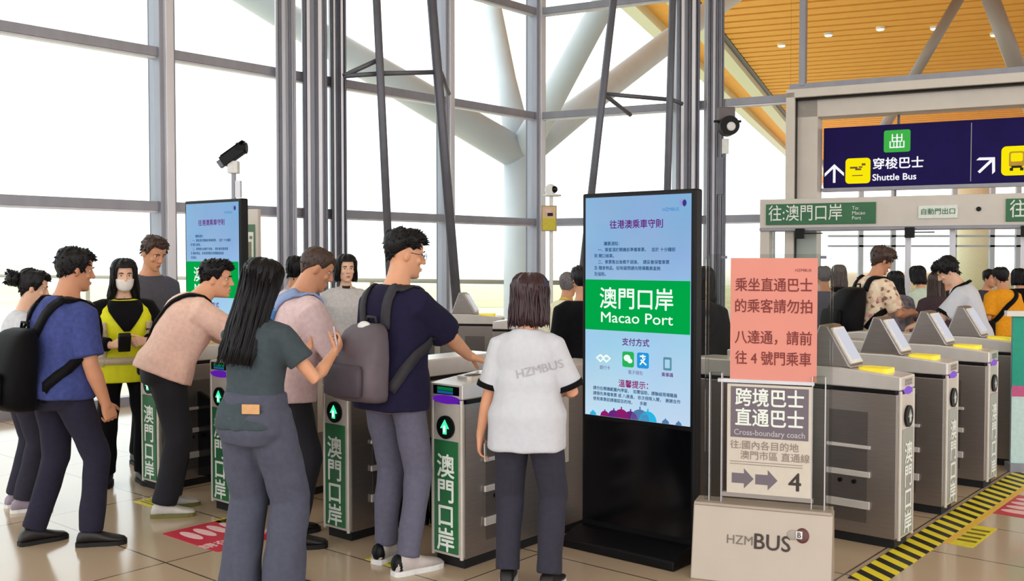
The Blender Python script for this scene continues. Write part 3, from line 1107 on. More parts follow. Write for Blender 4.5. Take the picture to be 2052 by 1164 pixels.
# ------------------------------------------------------------------ floor markings
def hazard_material():
    m = bpy.data.materials.new('hazard_stripes')
    m.use_nodes = True
    nt = m.node_tree
    b = nt.nodes['Principled BSDF']
    tc = nt.nodes.new('ShaderNodeTexCoord')
    sp = nt.nodes.new('ShaderNodeSeparateXYZ')
    mm = nt.nodes.new('ShaderNodeMath')
    mm.operation = 'MULTIPLY_ADD'
    mm.inputs[1].default_value = 0.7
    fr = nt.nodes.new('ShaderNodeMath')
    fr.operation = 'MULTIPLY'
    fr.inputs[1].default_value = 7.5
    fc = nt.nodes.new('ShaderNodeMath')
    fc.operation = 'FRACT'
    gt = nt.nodes.new('ShaderNodeMath')
    gt.operation = 'GREATER_THAN'
    gt.inputs[1].default_value = 0.52
    mx = nt.nodes.new('ShaderNodeMix')
    mx.data_type = 'RGBA'
    mx.inputs['A'].default_value = lin((244, 226, 40)) + (1,)
    mx.inputs['B'].default_value = lin((22, 20, 16)) + (1,)
    nt.links.new(tc.outputs['Object'], sp.inputs[0])
    nt.links.new(sp.outputs['X'], mm.inputs[0])
    nt.links.new(sp.outputs['Y'], mm.inputs[2])
    nt.links.new(mm.outputs[0], fr.inputs[0])
    nt.links.new(fr.outputs[0], fc.inputs[0])
    nt.links.new(fc.outputs[0], gt.inputs[0])
    nt.links.new(gt.outputs[0], mx.inputs['Factor'])
    nt.links.new(mx.outputs['Result'], b.inputs['Base Color'])
    b.inputs['Roughness'].default_value = 0.5
    return m


tp = thing('hazard_tape', 'yellow and black striped tape on the floor along the right row of gates', 'floor tape', GP(6.7, -1.80), RZ_G)
mb = MB()
mb.span(-0.085, 0.085, -1.85, 1.5, 0.0005, 0.003)
mb.build('stripes', hazard_material(), tp)
mb = MB()
mb.span(0.085, 0.125, -0.9, 1.5, 0.0005, 0.0028)
mb.build('edge_line', mat('amber_tape', (236, 190, 70), 0.5), tp)

RED = mat('red_floor_sticker', (206, 38, 66), 0.45, 0, 0.06, 6)
PINKW = mat('sticker_pale_pink', (250, 206, 206), 0.5)


def floor_sticker(label, u, w, du, dw, rz):
    t = thing('floor_sticker', label, 'floor sticker', GP(u, w), rz, 'red queue stickers on the floor')
    mb = MB()
    mb.prism(rrect(-dw / 2, dw / 2, -du / 2, du / 2, 0.02), 0.0005, 0.0025, 'z')
    mb.build('sheet', RED, t)
    mb = MB()
    for k in range(4):
        y = -du * 0.3 + du * 0.6 * k / 3
        n = 14
        mb.prism([(-dw * 0.2 + dw * 0.2 * math.cos(2 * math.pi * i / n), y + du * 0.075 * math.sin(2 * math.pi * i / n)) for i in range(n)], 0.0025, 0.0032, 'z')
    mb.build('footprint_mark', PINKW, t)
    x = text(t, '請在此等候', dw * 0.27, 0, 0.0035, 0.095, PINKW, rot=(0, 0, R(90)), bold=0.019)
    x.location = (dw * 0.27, 0, 0.0032)
    return t


floor_sticker('red footprint sticker on the floor before the right row of gates', 6.98, -1.44, 0.62, 0.55, RZ_G)
floor_sticker('red footprint sticker on the floor beside the woman in grey', 3.30, -4.95, 0.44, 0.56, RZ_G)
YST = mat('yellow_floor_sticker', (232, 216, 40), 0.5, 0, 0.1, 30)
YINK = mat('yellow_sticker_ink', (120, 108, 10), 0.6)


def yellow_sticker(label, loc, rz, sx, sy):
    t = thing('yellow_floor_sticker', label, 'floor sticker', loc, rz, 'small yellow stickers on the floor')
    mb = MB()
    mb.span(-sx / 2, sx / 2, -sy / 2, sy / 2, 0.0005, 0.0025)
    mb.build('sheet', YST, t)
    mb = MB()
    for k in range(4):
        mb.span(-sx * 0.4, sx * 0.4, -sy * 0.3 + k * sy * 0.18, -sy * 0.22 + k * sy * 0.18, 0.0025, 0.003)
    mb.build('print', YINK, t)
    return t


yellow_sticker('yellow floor sticker beside the striped tape at the nearest right gates', GP(6.05, -1.62), RZ_G, 0.13, 0.5)
yellow_sticker('yellow floor sticker by the striped tape furthest from the camera', GP(7.9, -1.68), RZ_G, 0.12, 0.4)
yellow_sticker('yellow floor sticker by the sneakers of the man with the grey backpack', GP(3.58, -3.85), RZ_G, 0.22, 0.14)
yellow_sticker('yellow floor sticker beside the shoe of the man with the blue sling bag', GP(3.58, -4.68), RZ_G, 0.2, 0.14)
yellow_sticker('yellow floor sticker at the foot of the gate behind the woman in grey', GP(3.5, -5.15), RZ_G, 0.2, 0.14)
yellow_sticker('yellow floor sticker beside the sneakers of the man in pink leaning forward', GP(3.45, -5.95), RZ_G, 0.22, 0.16)

# ------------------------------------------------------------------ cameras on poles, totem, small signs
t = thing('surveillance_camera', 'black surveillance camera on a thin pole above the distant blue kiosk', 'camera', V(((470 - CX) / FPX * 9.6, 9.6, 0)))
mb = MB()
mb.cyl((0, 0, 1.2), 0.022, 2.4)
mb.build('pole', FRAME, t)
mb = MB()
mb.span(-0.05, 0.05, -0.05, 0.05, 2.4, 2.52)
mb.build('mount', WHITE, t, bevel=0.01)
mb = MB()
mb.span(0.02, 0.07, -0.03, 0.03, 2.17, 2.33)
mb.build('junction_box', FRAME_LT, t)
mb = MB()
cr = Matrix.Rotation(R(-35), 3, 'Y') @ Matrix.Rotation(R(0), 3, 'X')
mb.box((0, -0.02, 2.575), (0.24, 0.1, 0.1), cr, 0)
mb.box((0.0, -0.02, 2.635), (0.26, 0.12, 0.012), cr, 0)
mb.cyl((0.085, -0.02, 2.64), 0.055, 0.1, 'x', 16)
mb.build('housing', BLACK, t, bevel=0.01)
mb = MB()
mb.box((-0.115, -0.02, 2.49), (0.04, 0.07, 0.07), cr, 0)
mb.build('lens_hood', FRAME_DK, t)

t = thing('dome_camera', 'white dome camera with black lens above the small yellow sign', 'camera', V(((1106 - CX) / FPX * 13, 13.0, 0)))
mb = MB()
mb.cyl((-0.01, 0, 1.2), 0.025, 2.4)
mb.build('pole', WHITE, t)
mb = MB()
mb.cyl((0, 0, 2.40), 0.12, 0.02)
mb.ell((-0.02, 0, 2.47), (0.075, 0.075, 0.08))
mb.build('housing', WHITE, t, smooth=True)
mb = MB()
mb.ell((0.03, -0.05, 2.475), (0.042, 0.035, 0.045))
mb.build('lens', BLACK_GLOSS, t, smooth=True)
t = thing('warning_sign', 'small yellow camera warning sign on the pole below the white dome camera', 'sign', V(((1100 - CX) / FPX * 12.95, 12.95, 2.1)))
mb = MB()
mb.span(-0.1, 0.1, -0.02, 0.02, -0.165, 0.165, 0)
mb.span(-0.085, 0.085, -0.024, -0.02, -0.15, 0.0, 1)
mb.span(-0.085, 0.085, -0.024, -0.02, 0.0, 0.15, 2)
mb.build('panel', [mat('sign_tan_frame', (170, 150, 110), 0.5), mat('sign_olive_yellow', (206, 190, 40), 0.5), mat('sign_sand', (216, 186, 140), 0.5)], t)
mb = MB()
mb.span(-0.05, 0.02, -0.03, -0.025, 0.07, 0.12, 1)
mb.span(-0.02, 0.05, -0.03, -0.025, 0.03, 0.07, 0)
mb.build('pictogram', [BLACK, mat('sign_pale_pink', (230, 190, 196), 0.6)], t)

t = thing('pole_spotlight', 'black spotlight with round lens fixed beside the column left of the door frame', 'light', V(((1450 - CX) / FPX * 13.6, 13.6, 0)))
mb = MB()
mb.cyl((0, 0, 1.55), 0.022, 3.1)
mb.span(-0.1, -0.02, -0.04, 0.04, 2.45, 2.95)
mb.build('pole', FRAME_DK, t)
mb = MB()
mb.span(-0.03, 0.05, -0.05, 0.03, 3.0, 3.2)
mb.build('junction_box', WHITE, t)
mb = MB()
mb.span(-0.1, 0.12, -0.12, 0.1, 3.44, 3.62)
mb.build('housing', mat('grey_brown_housing', (110, 100, 102), 0.5), t, bevel=0.02)
mb = MB()
mb.cyl((0.03, -0.1, 3.36), 0.13, 0.2, 'y', 24)
mb.span(-0.15, 0.22, -0.03, 0.0, 3.42, 3.45)
mb.build('lamp_barrel', BLACK, t)
mb = MB()
mb.ell((0.045, -0.205, 3.345), (0.06, 0.02, 0.06))
mb.build('lens', WHITE, t, smooth=True)

t = thing('direction_totem', 'pale totem panel with green head and pictogram beside the distant blue kiosk', 'sign', V(((499 - CX) / FPX * 9.2, 9.2, 0)), R(-12))
mb = MB()
mb.span(-0.095, 0.095, 0, 0.06, 0, 2.04)
mb.build('panel', OFFWHITE, t, bevel=0.006)
mb = MB()
mb.span(-0.075, 0.065, -0.004, 0.001, 1.5, 1.9)
mb.build('green_field', mat('totem_green', (92, 128, 100), 0.5), t)
mb = MB()
mb.span(-0.052, 0.05, -0.007, -0.004, 1.6, 1.83, 0)
mb.span(-0.03, 0.03, -0.009, -0.007, 1.6, 1.74, 1)
mb.ell((-0.02, -0.009, 1.78), (0.016, 0.002, 0.016), m=1)
mb.ell((0.025, -0.009, 1.78), (0.016, 0.002, 0.016), m=1)
mb.build('pictogram', [SIGN_WHITE, mat('totem_olive', (140, 138, 112), 0.5)], t)

t = thing('teal_banner', 'teal and white banner stand cut by the right edge of the photo', 'banner', V(((2075 - CX) / FPX * 7.4, 7.4, 0)), R(-10))
mb = MB()
mb.span(-0.15, 0.3, 0, 0.012, 0.62, 1.16, 0)
mb.span(-0.15, 0.3, 0, 0.012, 0.06, 0.62, 1)
mb.span(-0.15, 0.3, -0.002, 0.0, 0.56, 0.64, 2)
mb.build('sheet', [mat('banner_teal', (26, 160, 134), 0.6), mat('banner_pale', (206, 232, 228), 0.6), mat('banner_magenta', (206, 90, 140), 0.6)], t)
mb = MB()
mb.span(-0.17, 0.32, -0.06, 0.08, 0, 0.06)
mb.cyl((-0.14, 0.03, 0.6), 0.012, 1.14)
mb.build('base', FRAME, t)
mb = MB()
mb.span(-0.2, 0.32, -0.03, 0.04, 1.16, 1.2)
mb.build('top_rail', FASCIA, t)


# ------------------------------------------------------------------ people: builder
def remesh(mb, vox, it=4):
    me = mb.mesh('surface')
    o = bpy.data.objects.new('surface', me)
    COL.objects.link(o)
    m = o.modifiers.new('r', 'REMESH')
    m.mode = 'VOXEL'
    m.voxel_size = vox
    m.use_smooth_shade = True
    if it:
        s = o.modifiers.new('s', 'SMOOTH')
        s.iterations = it
        s.factor = 0.5
    bpy.context.view_layer.update()
    dg = bpy.context.evaluated_depsgraph_get()
    me2 = bpy.data.meshes.new_from_object(o.evaluated_get(dg))
    bpy.data.objects.remove(o)
    bpy.data.meshes.remove(me)
    return me2


def get_co(me):
    a = np.empty(len(me.vertices) * 3, dtype=np.float32)
    me.vertices.foreach_get('co', a)
    return a.reshape(-1, 3)


def set_co(me, a):
    me.vertices.foreach_set('co', a.astype(np.float32).ravel())
    me.update()


def wave_noise(p, freq, seed, n=7):
    r = np.random.RandomState(seed)
    out = np.zeros(len(p))
    for k in range(n):
        d = r.normal(size=3) * freq * (0.6 + 0.25 * k)
        out += np.sin(p @ d + r.rand() * 6.28 + 0.8 * np.sin(p @ (r.normal(size=3) * freq * 0.5))) / (1 + 0.35 * k)
    return out / 2.4


def wrinkle(me, amp, freq=(18, 18, 9), seed=1):
    co = get_co(me)
    nr = np.empty(len(me.vertices) * 3, dtype=np.float32)
    me.vertices.foreach_get('normal', nr)
    nr = nr.reshape(-1, 3)
    w = wave_noise(co * np.array(freq), 1.0, seed)
    w = np.where(w > 0, w, w * 0.6)
    set_co(me, co + nr * (w * amp)[:, None])


def sring(c, a, b, ra, rb, e=2.4, n=24):
    out = []
    for i in range(n):
        t = 2 * math.pi * i / n
        ct, st = math.cos(t), math.sin(t)
        x = ra * math.copysign(abs(ct) ** (2 / e), ct)
        y = rb * math.copysign(abs(st) ** (2 / e), st)
        out.append(c + a * x + b * y)
    return out


TORSO = {'m': [(-.15, .085, .075, -.005), (-.08, .165, .115, -.012), (0, .17, .12, -.014), (.08, .157, .11, -.004), (.16, .15, .107, .004), (.26, .162, .115, .006),
               (.36, .176, .118, .002), (.42, .164, .104, -.008), (.46, .128, .086, -.014), (.49, .088, .07, -.012), (.515, .064, .062, -.008), (.54, .057, .06, -.002), (.62, .054, .058, .014)],
         'f': [(-.15, .09, .075, -.005), (-.08, .172, .115, -.016), (0, .17, .118, -.016), (.08, .145, .1, -.004), (.16, .13, .094, .004), (.26, .142, .108, .012),
               (.34, .153, .112, .008), (.41, .142, .094, -.006), (.45, .108, .076, -.012), (.48, .074, .06, -.012), (.505, .055, .053, -.008), (.54, .047, .05, -.002), (.62, .045, .05, .014)]}
HZ = np.array([-.116, -.108, -.09, -.065, -.035, 0, .03, .06, .085, .105, .117])
HW = np.array([.02, .037, .052, .0605, .0665, .0715, .0745, .0735, .063, .042, .016])
HF = np.array([.072, .088, .093, .09, .0885, .089, .092, .089, .075, .048, .018])
HB = np.array([-.03, -.005, .035, .06, .076, .09, .0985, .0975, .083, .055, .022])


def head_pt(th, z, off=0.0):
    w, f, b = np.interp(z, HZ, HW), np.interp(z, HZ, HF), np.interp(z, HZ, HB)
    s, c = math.sin(th), math.cos(th)
    return V((s * (w + off), c * ((f if c > 0 else b) + off), z))


class Fig:
    def __init__(self, H, sex='m', lean=0.0, lean2=None, twist=0.0, side=0.0, hz=1.0, build=1.0, head=(0, 0, 0), hipyaw=0.0, hoff=(0, 0)):
        self.s = s = H / 1.735
        self.sex, self.b = sex, build
        self.T = TORSO[sex]
        lean2 = lean if lean2 is None else lean2
        self.tab = {}
        p = V((hoff[0], hoff[1] - math.sin(R(lean)) * 0.10, 0.925 * s * hz))
        self.hip = p.copy()
        q = p.copy()
        N = 64
        self.ts, self.ps, self.ds = [], [], []
        dt = 0.8 * s / N
        t = 0.0
        for k in range(N + 1):
            tt = 0.8 * k / N
            f = min(1, tt / 0.45)
            a = R(lean + (lean2 - lean) * f)
            d = V((math.sin(R(side)) * f, math.sin(a), math.cos(a))).normalized()
            self.ts.append(tt)
            self.ps.append(q.copy())
            self.ds.append(d)
            q = q + d * dt
        self.twist, self.hipyaw = R(twist), R(hipyaw)
        hp, hf = self.frame(0.64)[0], None
        o, rr, ff, dd = self.frame(0.62)
        self.headM = Matrix.Translation(o + (dd * 0.016 + V((0, 0, 0.028)) + ff * 0.03) * s) @ Matrix.Rotation(-R(head[0]), 4, 'Z') @ Matrix.Rotation(-R(head[1]), 4, 'X') @ Matrix.Rotation(R(head[2]), 4, 'Y') @ Matrix.Scale(s * (1.0 if sex == 'm' else 0.97), 4)
        self.arms, self.legs = {}, {}

    def frame(self, t):
        if t <= 0:
            d, p = self.ds[0], self.ps[0] + self.ds[0] * t * self.s
            if t < 0:
                p = self.ps[0] + (self.ds[0] * 0.4 + V((0, 0, 0.6))).normalized() * t * self.s
        else:
            x = min(t / 0.8, 0.9999) * (len(self.ps) - 1)
            i = int(x)
            p = self.ps[i].lerp(self.ps[i + 1], x - i)
            d = self.ds[i]
        yaw = self.hipyaw + (self.twist - self.hipyaw) * max(0, min(1, t / 0.42))
        r = V((math.cos(yaw), -math.sin(yaw), 0))
        r = (r - d * r.dot(d)).normalized()
        f = d.cross(r)
        return p, r, f, d

    def dims(self, t):
        T = self.T
        ts = [a[0] for a in T]
        return [float(np.interp(t, ts, [a[k] for a in T])) for k in (1, 2, 3)]

    def ring(self, t, ease=0.0, n=24, e=2.5, wk=1.0):
        p, r, f, d = self.frame(t)
        w, dp, yo = self.dims(t)
        s, b = self.s, self.b
        return sring(p + f * yo * s, r, f, (w * s * b + ease) * wk, dp * s * b + ease, e, n)

    def surf(self, t, ang, off=0.0):
        p, r, f, d = self.frame(t)
        w, dp, yo = self.dims(t)
        s, b = self.s, self.b
        e = 2.5
        ct, st = math.cos(R(ang)), math.sin(R(ang))
        x = math.copysign(abs(ct) ** (2 / e), ct) * (w * s * b + off)
        y = math.copysign(abs(st) ** (2 / e), st) * (dp * s * b + off)
        return p + f * yo * s + r * x + f * y

    def shoulder(self, sd):
        p, r, f, d = self.frame(0.408)
        w = (0.168 if self.sex == 'm' else 0.143) * self.s * self.b
        return p + r * sd * w - f * 0.008

    def ik(self, A, T, l1, l2, hint):
        v = T - A
        L = min(v.length, (l1 + l2) * 0.998)
        u = v.normalized()
        T = A + u * L
        a = (l1 * l1 - l2 * l2 + L * L) / (2 * L)
        h = math.sqrt(max(0, l1 * l1 - a * a))
        hv = V(hint)
        hv = (hv - u * hv.dot(u)).normalized()
        return A + u * a + hv * h, T

    def set_arm(self, sd, tgt=None, hint=None, D=None, N=None, curl=0.35, thumb=0.3):
        s = self.s
        A = self.shoulder(sd)
        if tgt is None:
            tgt = A + V((sd * 0.07, 0.06, -0.50)) * s
        hint = hint or (sd * 0.35, -1, -0.2)
        E, W = self.ik(A, V(tgt), 0.285 * s, 0.245 * s, hint)
        D = V(D).normalized() if D else (W - E).normalized()
        N = V(N) if N else V((-sd, 0.1, 0))
        N = (N - D * N.dot(D)).normalized()
        self.arms[sd] = (A, E, W, D, N, curl, thumb)

    def set_leg(self, sd, foot, yaw=0.0, lift=0.0, hint=None):
        s = self.s
        p, r, f, d = self.frame(0.0)
        A = p + r * sd * 0.088 * s * (1.02 if self.sex == 'f' else 1) - V((0, 0, 0.02 * s))
        an = V((foot[0], foot[1], (0.085 + lift) * s))
        L = (an - A).length
        l1, l2 = 0.43 * s, 0.415 * s
        k = max(1.0, L / ((l1 + l2) * 0.997))
        K, T = self.ik(A, an, l1 * k, l2 * k, hint or (sd * 0.1 + math.sin(R(yaw)) * .5, 1, 0))
        self.legs[sd] = (A, K, T, R(yaw) * 1.0)


def hand(mb, W, D, N, sd, curl, thumb, s, fine=True):
    Tt = D.cross(N) * sd
    if not fine:
        mb.capsule([W, W + D * 0.06 * s, W + (D * 0.11 + N * 0.03) * s], [0.028 * s, 0.034 * s, 0.024 * s], 10)
        return
    rs = []
    for l, a, b in ((-.03, .026, .021), (0.0, .028, .021), (.02, .034, .019), (.05, .041, .0175), (.08, .0425, .015), (.098, .039, .011)):
        rs.append(sring(W + D * l * s, Tt, N, a * s, b * s, 2.8, 16))
    mb.rings(rs)
    for k, (o, ln, rd) in enumerate(((.033, .070, .0088), (.0113, .079, .0092), (-.0107, .073, .0088), (-.032, .058, .0078))):
        base = W + (D * 0.088 + Tt * o) * s
        c = curl * (1.0 + 0.12 * k)
        dirv = (D + Tt * o * 1.6).normalized()
        pts, a = [base - dirv * 0.015 * s, base], 0.0
        p = base
        for j, q in enumerate((.42, .33, .25)):
            a += c * (0.75, 1.0, 0.7)[j]
            dd = dirv * math.cos(a) + N * math.sin(a)
            p = p + dd * ln * q * 1.08 * s
            pts.append(p)
        mb.capsule(pts, [rd * s * x for x in (1.05, 1.05, .98, .9, .72)], 10)
    base = W + (D * 0.026 + Tt * 0.026) * s
    td = (D * 0.62 + Tt * 0.72 + N * (0.25 + thumb)).normalized()
    p1 = base + td * 0.042 * s
    td2 = (td + D * 0.35 + N * thumb * 0.5).normalized()
    p2 = p1 + td2 * 0.034 * s
    p3 = p2 + (td2 + D * 0.2).normalized() * 0.024 * s
    mb.capsule([base - td * 0.01 * s, base, p1, p2, p3], [.014 * s, .0135 * s, .0115 * s, .0102 * s, .008 * s], 10)


def head_geo(mb, M, sex):
    rs = []
    for z in np.linspace(-.116, .117, 22):
        rs.append([M @ head_pt(2 * math.pi * i / 28, float(z)) for i in range(28)])
    rs = [list(reversed(r)) for r in rs]
    mb.rings(rs)
    s = M.to_scale()[0]

    def E(c, r, rot=None):
        q = M.to_3x3().normalized()
        mb.ell(M @ V(c), [x * s for x in r], q @ (rot or Matrix.Identity(3)), 12, 8)
    # nose, brow, lips, chin, ears
    mb.capsule([M @ V((0, .087, .022)), M @ V((0, .097, .0)), M @ V((0, .108, -.022))], [.008 * s, .0095 * s, .0125 * s], 10)
    for q in (-1, 1):
        E((q * .0105, .0975, -.027), (.0085, .011, .0075))
        E((q * .03, .0815, .027), (.021, .009, .0065))
        E((q * .076, -.006, -.006), (.0085, .019, .031), Matrix.Rotation(R(q * 22), 3, 'Z') @ Matrix.Rotation(R(-10), 3, 'X'))
        E((q * .04, .066, -.022), (.02, .016, .018))
    E((0, .0925, -.0575), (.023, .0075, .0055))
    E((0, .091, -.068), (.019, .008, .006))
    E((0, .083, -.098), (.02, .012, .013))


def eyes_geo(par, M, sc, white=True):
    mb = MB()
    s = M.to_scale()[0]
    q = M.to_3x3().normalized()
    for sd in (-1, 1):
        mb.ell(M @ V((sd * .0305, .0705, .009)), (.0125 * s, .0095 * s, .0075 * s), q, 12, 8, 0)
        mb.ell(M @ V((sd * .0305, .0772, .009)), (.0058 * s, .004 * s, .0058 * s), q, 10, 6, 1)
    mb.build('eyes', [mat('eye_white', (225, 220, 214), 0.3), mat('eye_dark', (28, 18, 14), 0.2)], par, smooth=True)
    mb = MB()
    for sd in (-1, 1):
        mb.tube([M @ V((sd * .014, .0925, .027)), M @ V((sd * .03, .0935, .0325)), M @ V((sd * .047, .0835, .028))], [.0028 * s, .0038 * s, .002 * s], 8)
    mb.build('eyebrows', mat('brow_hair', (30, 22, 20), 0.7), par, smooth=True)
    mb = MB()
    mb.ell(M @ V((0, .0975, -.0585)), (.0195 * s, .0055 * s, .004 * s), q)
    mb.ell(M @ V((0, .0965, -.0665)), (.0165 * s, .0055 * s, .0045 * s), q)
    mb.build('lips', mat('lips', (186, 104, 96), 0.5), par, smooth=True)


def hair_short(M, seed, th=0.016, front=.072, sidez=.0, back=-.07, tuft=260, tl=0.03, sweep=(0.2, 0.8, 0.2), spike=0.35):
    r = random.Random(seed)
    mb = MB()
    nt, nv = 56, 16

    def zmin(t):
        a = abs(((t + math.pi) % (2 * math.pi)) - math.pi)
        if a < R(48):
            return front - 0.006 * math.cos(a * 3)
        if a < R(78):
            k = (a - R(48)) / R(30)
            return front + (sidez - front) * (k * k * (3 - 2 * k))
        if a < R(102):
            return sidez + 0.012 * math.sin((a - R(78)) / R(24) * math.pi)
        k = (a - R(102)) / R(78)
        return sidez + (back - sidez) * min(1, k * 1.25)
    rings = []
    for j in range(nv + 1):
        v = j / nv
        ring = []
        for i in range(nt):
            t = 2 * math.pi * i / nt
            z0 = zmin(t)
            z = z0 + (.116 - z0) * (1 - (1 - v) ** 1.6)
            o = th * min(1, 0.25 + v * 3.0) * (1 + 0.25 * math.sin(7 * t + 3 * v + seed) * math.sin(5 * t - 9 * v) + 0.12 * math.sin(19 * t + 7 * v))
            p = head_pt(t, z, o * (1 - max(0, (z - .09)) / .03 * 0.4))
            p.z += o * max(0, min(1, (z + .02) / .1))
            ring.append(M @ p)
        rings.append(list(reversed(ring)))
    inner = [[M @ head_pt(2 * math.pi * i / nt, zmin(2 * math.pi * i / nt), -.006) for i in range(nt)][::-1]]
    mb.rings(inner + rings)
    s = M.to_scale()[0]
    for k in range(tuft):
        t = r.uniform(0, 2 * math.pi)
        v = r.random() ** 0.7
        z0 = zmin(t)
        z = z0 + (.114 - z0) * v
        p = head_pt(t, z, th * 0.55)
        p.z += th * 0.5 * max(0, z / .1)
        n = V((p.x, p.y, max(0.0, p.z) + 0.01)).normalized()
        down = V((0, 0, -1)) - n * n.dot(V((0, 0, -1)))
        d = (n * spike + down * (0.6 if z < .06 else 0.15) + V(sweep) * V((r.uniform(-1, 1), 1, 1)).length * 0.4 * V((r.uniform(-1.2, 1.2), 1, 1)).normalized().y + V((r.uniform(-.4, .4), r.uniform(-.3, .5), r.uniform(-.2, .3)))).normalized()
        L = tl * r.uniform(0.6, 1.1)
        q = p + d * L * 0.55
        e = q + (d + down * 0.5).normalized() * L * 0.5
        mb.tube([M @ p, M @ q, M @ e], [.007 * s, .0055 * s, .001 * s], 5)
    return mb


def hair_long(M, seed, length=.45, th=0.02, flare=0.06, cut=62, front=.07, wav=0.006, strands=110, floor_y=None, part=0.0, backy=0.0):
    r = random.Random(seed)
    mb = MB()
    nt, nv = 72, 30

    def zmin(t):
        a = abs(((t + math.pi) % (2 * math.pi)) - math.pi)
        if a < R(cut - 18):
            return front
        if a < R(cut):
            k = (a - R(cut - 18)) / R(18)
            return front + (-.06 - front) * k ** 2
        k = min(1, (a - R(cut)) / R(22))
        return -.06 - (length - .06) * k

    def outer(t, z):
        o = th * (1 + 0.15 * math.sin(9 * t + seed))
        zz = max(z, -0.005)
        p = head_pt(t, zz, o)
        if z >= 0:
            p.z += o * max(0, min(1, z / .1)) * 0.8
        else:
            k = min(1, -z / max(.12, length))
            p.x *= 1 + flare * k * 2.2
            p.y = p.y * (1 - 0.25 * k) - 0.02 * k + backy * k
            p.z = z
            w = wav * math.sin(-z * 38 + 5 * t) * k
            p += V((math.sin(t), math.cos(t), 0)) * (w + 0.004 * math.sin(23 * t + 3 * seed))
        return p
    rings = []
    for j in range(nv + 1):
        v = j / nv
        ring = []
        for i in range(nt):
            t = 2 * math.pi * i / nt
            z0 = zmin(t)
            z = z0 + (.1165 - z0) * (1 - (1 - v) ** 1.35)
            p = outer(t, z)
            if v < 0.1 and z0 < -.05:
                p.z += r.uniform(-.008, .008)
                c = 1 - (0.1 - v) * 2.5
                p.x *= c
                p.y *= c
            ring.append(M @ p)
        rings.append(list(reversed(ring)))
    inner = []
    for dz in (0.0,):
        ring = []
        for i in range(nt):
            t = 2 * math.pi * i / nt
            z0 = zmin(t) + .004
            p = outer(t, z0)
            q = head_pt(t, max(z0, -.005), -.006)
            k = 0.55 if z0 < -.05 else 0
            ring.append(M @ V((q.x * (1 - k) + p.x * k * .8, q.y * (1 - k) + p.y * k * .8, z0)))
        inner.append(ring[::-1])
    mb.rings(inner + rings)
    s = M.to_scale()[0]
    for k in range(strands):
        t = r.uniform(R(cut), 2 * math.pi - R(cut))
        zt = r.uniform(-.02, .1)
        pts = []
        z0 = zmin(t) - r.uniform(-.02, .02)
        for q in range(6):
            z = zt + (z0 - zt) * q / 5
            p = outer(t + 0.05 * math.sin(q + k), z)
            n = V((math.sin(t), math.cos(t), 0))
            pts.append(M @ (p + n * 0.0015))
        mb.tube(pts, [.003 * s, .005 * s, .006 * s, .006 * s, .005 * s, .001 * s], 5)
    return mb


def cloth(name, rgb, rough=0.85, var=0.08, scale=40):
    return mat(name, rgb, rough, 0, var, scale, bump=0.15, sheen=0.03, spec=0.12)


SKIN = mat('skin_warm', (226, 164, 128), 0.5, 0, 0.05, 12, sss=0.12)
SKIN_T = mat('skin_tan', (206, 146, 112), 0.5, 0, 0.05, 12, sss=0.12)
SKIN_L = mat('skin_light', (232, 186, 158), 0.5, 0, 0.05, 12, sss=0.12)
HAIR_K = mat('black_hair', (12, 9, 13), 0.5, 0, 0.3, 60, stretch=(1, 1, .1), spec=.3)
HAIR_B = mat('dark_brown_hair', (52, 26, 32), 0.36, 0, 0.35, 60, stretch=(1, 1, .1))
HAIR_G = mat('grey_hair', (104, 98, 100), 0.6, 0, 0.3, 60)
HAIR_BR = mat('brown_hair', (64, 44, 36), 0.5, 0, 0.3, 60)


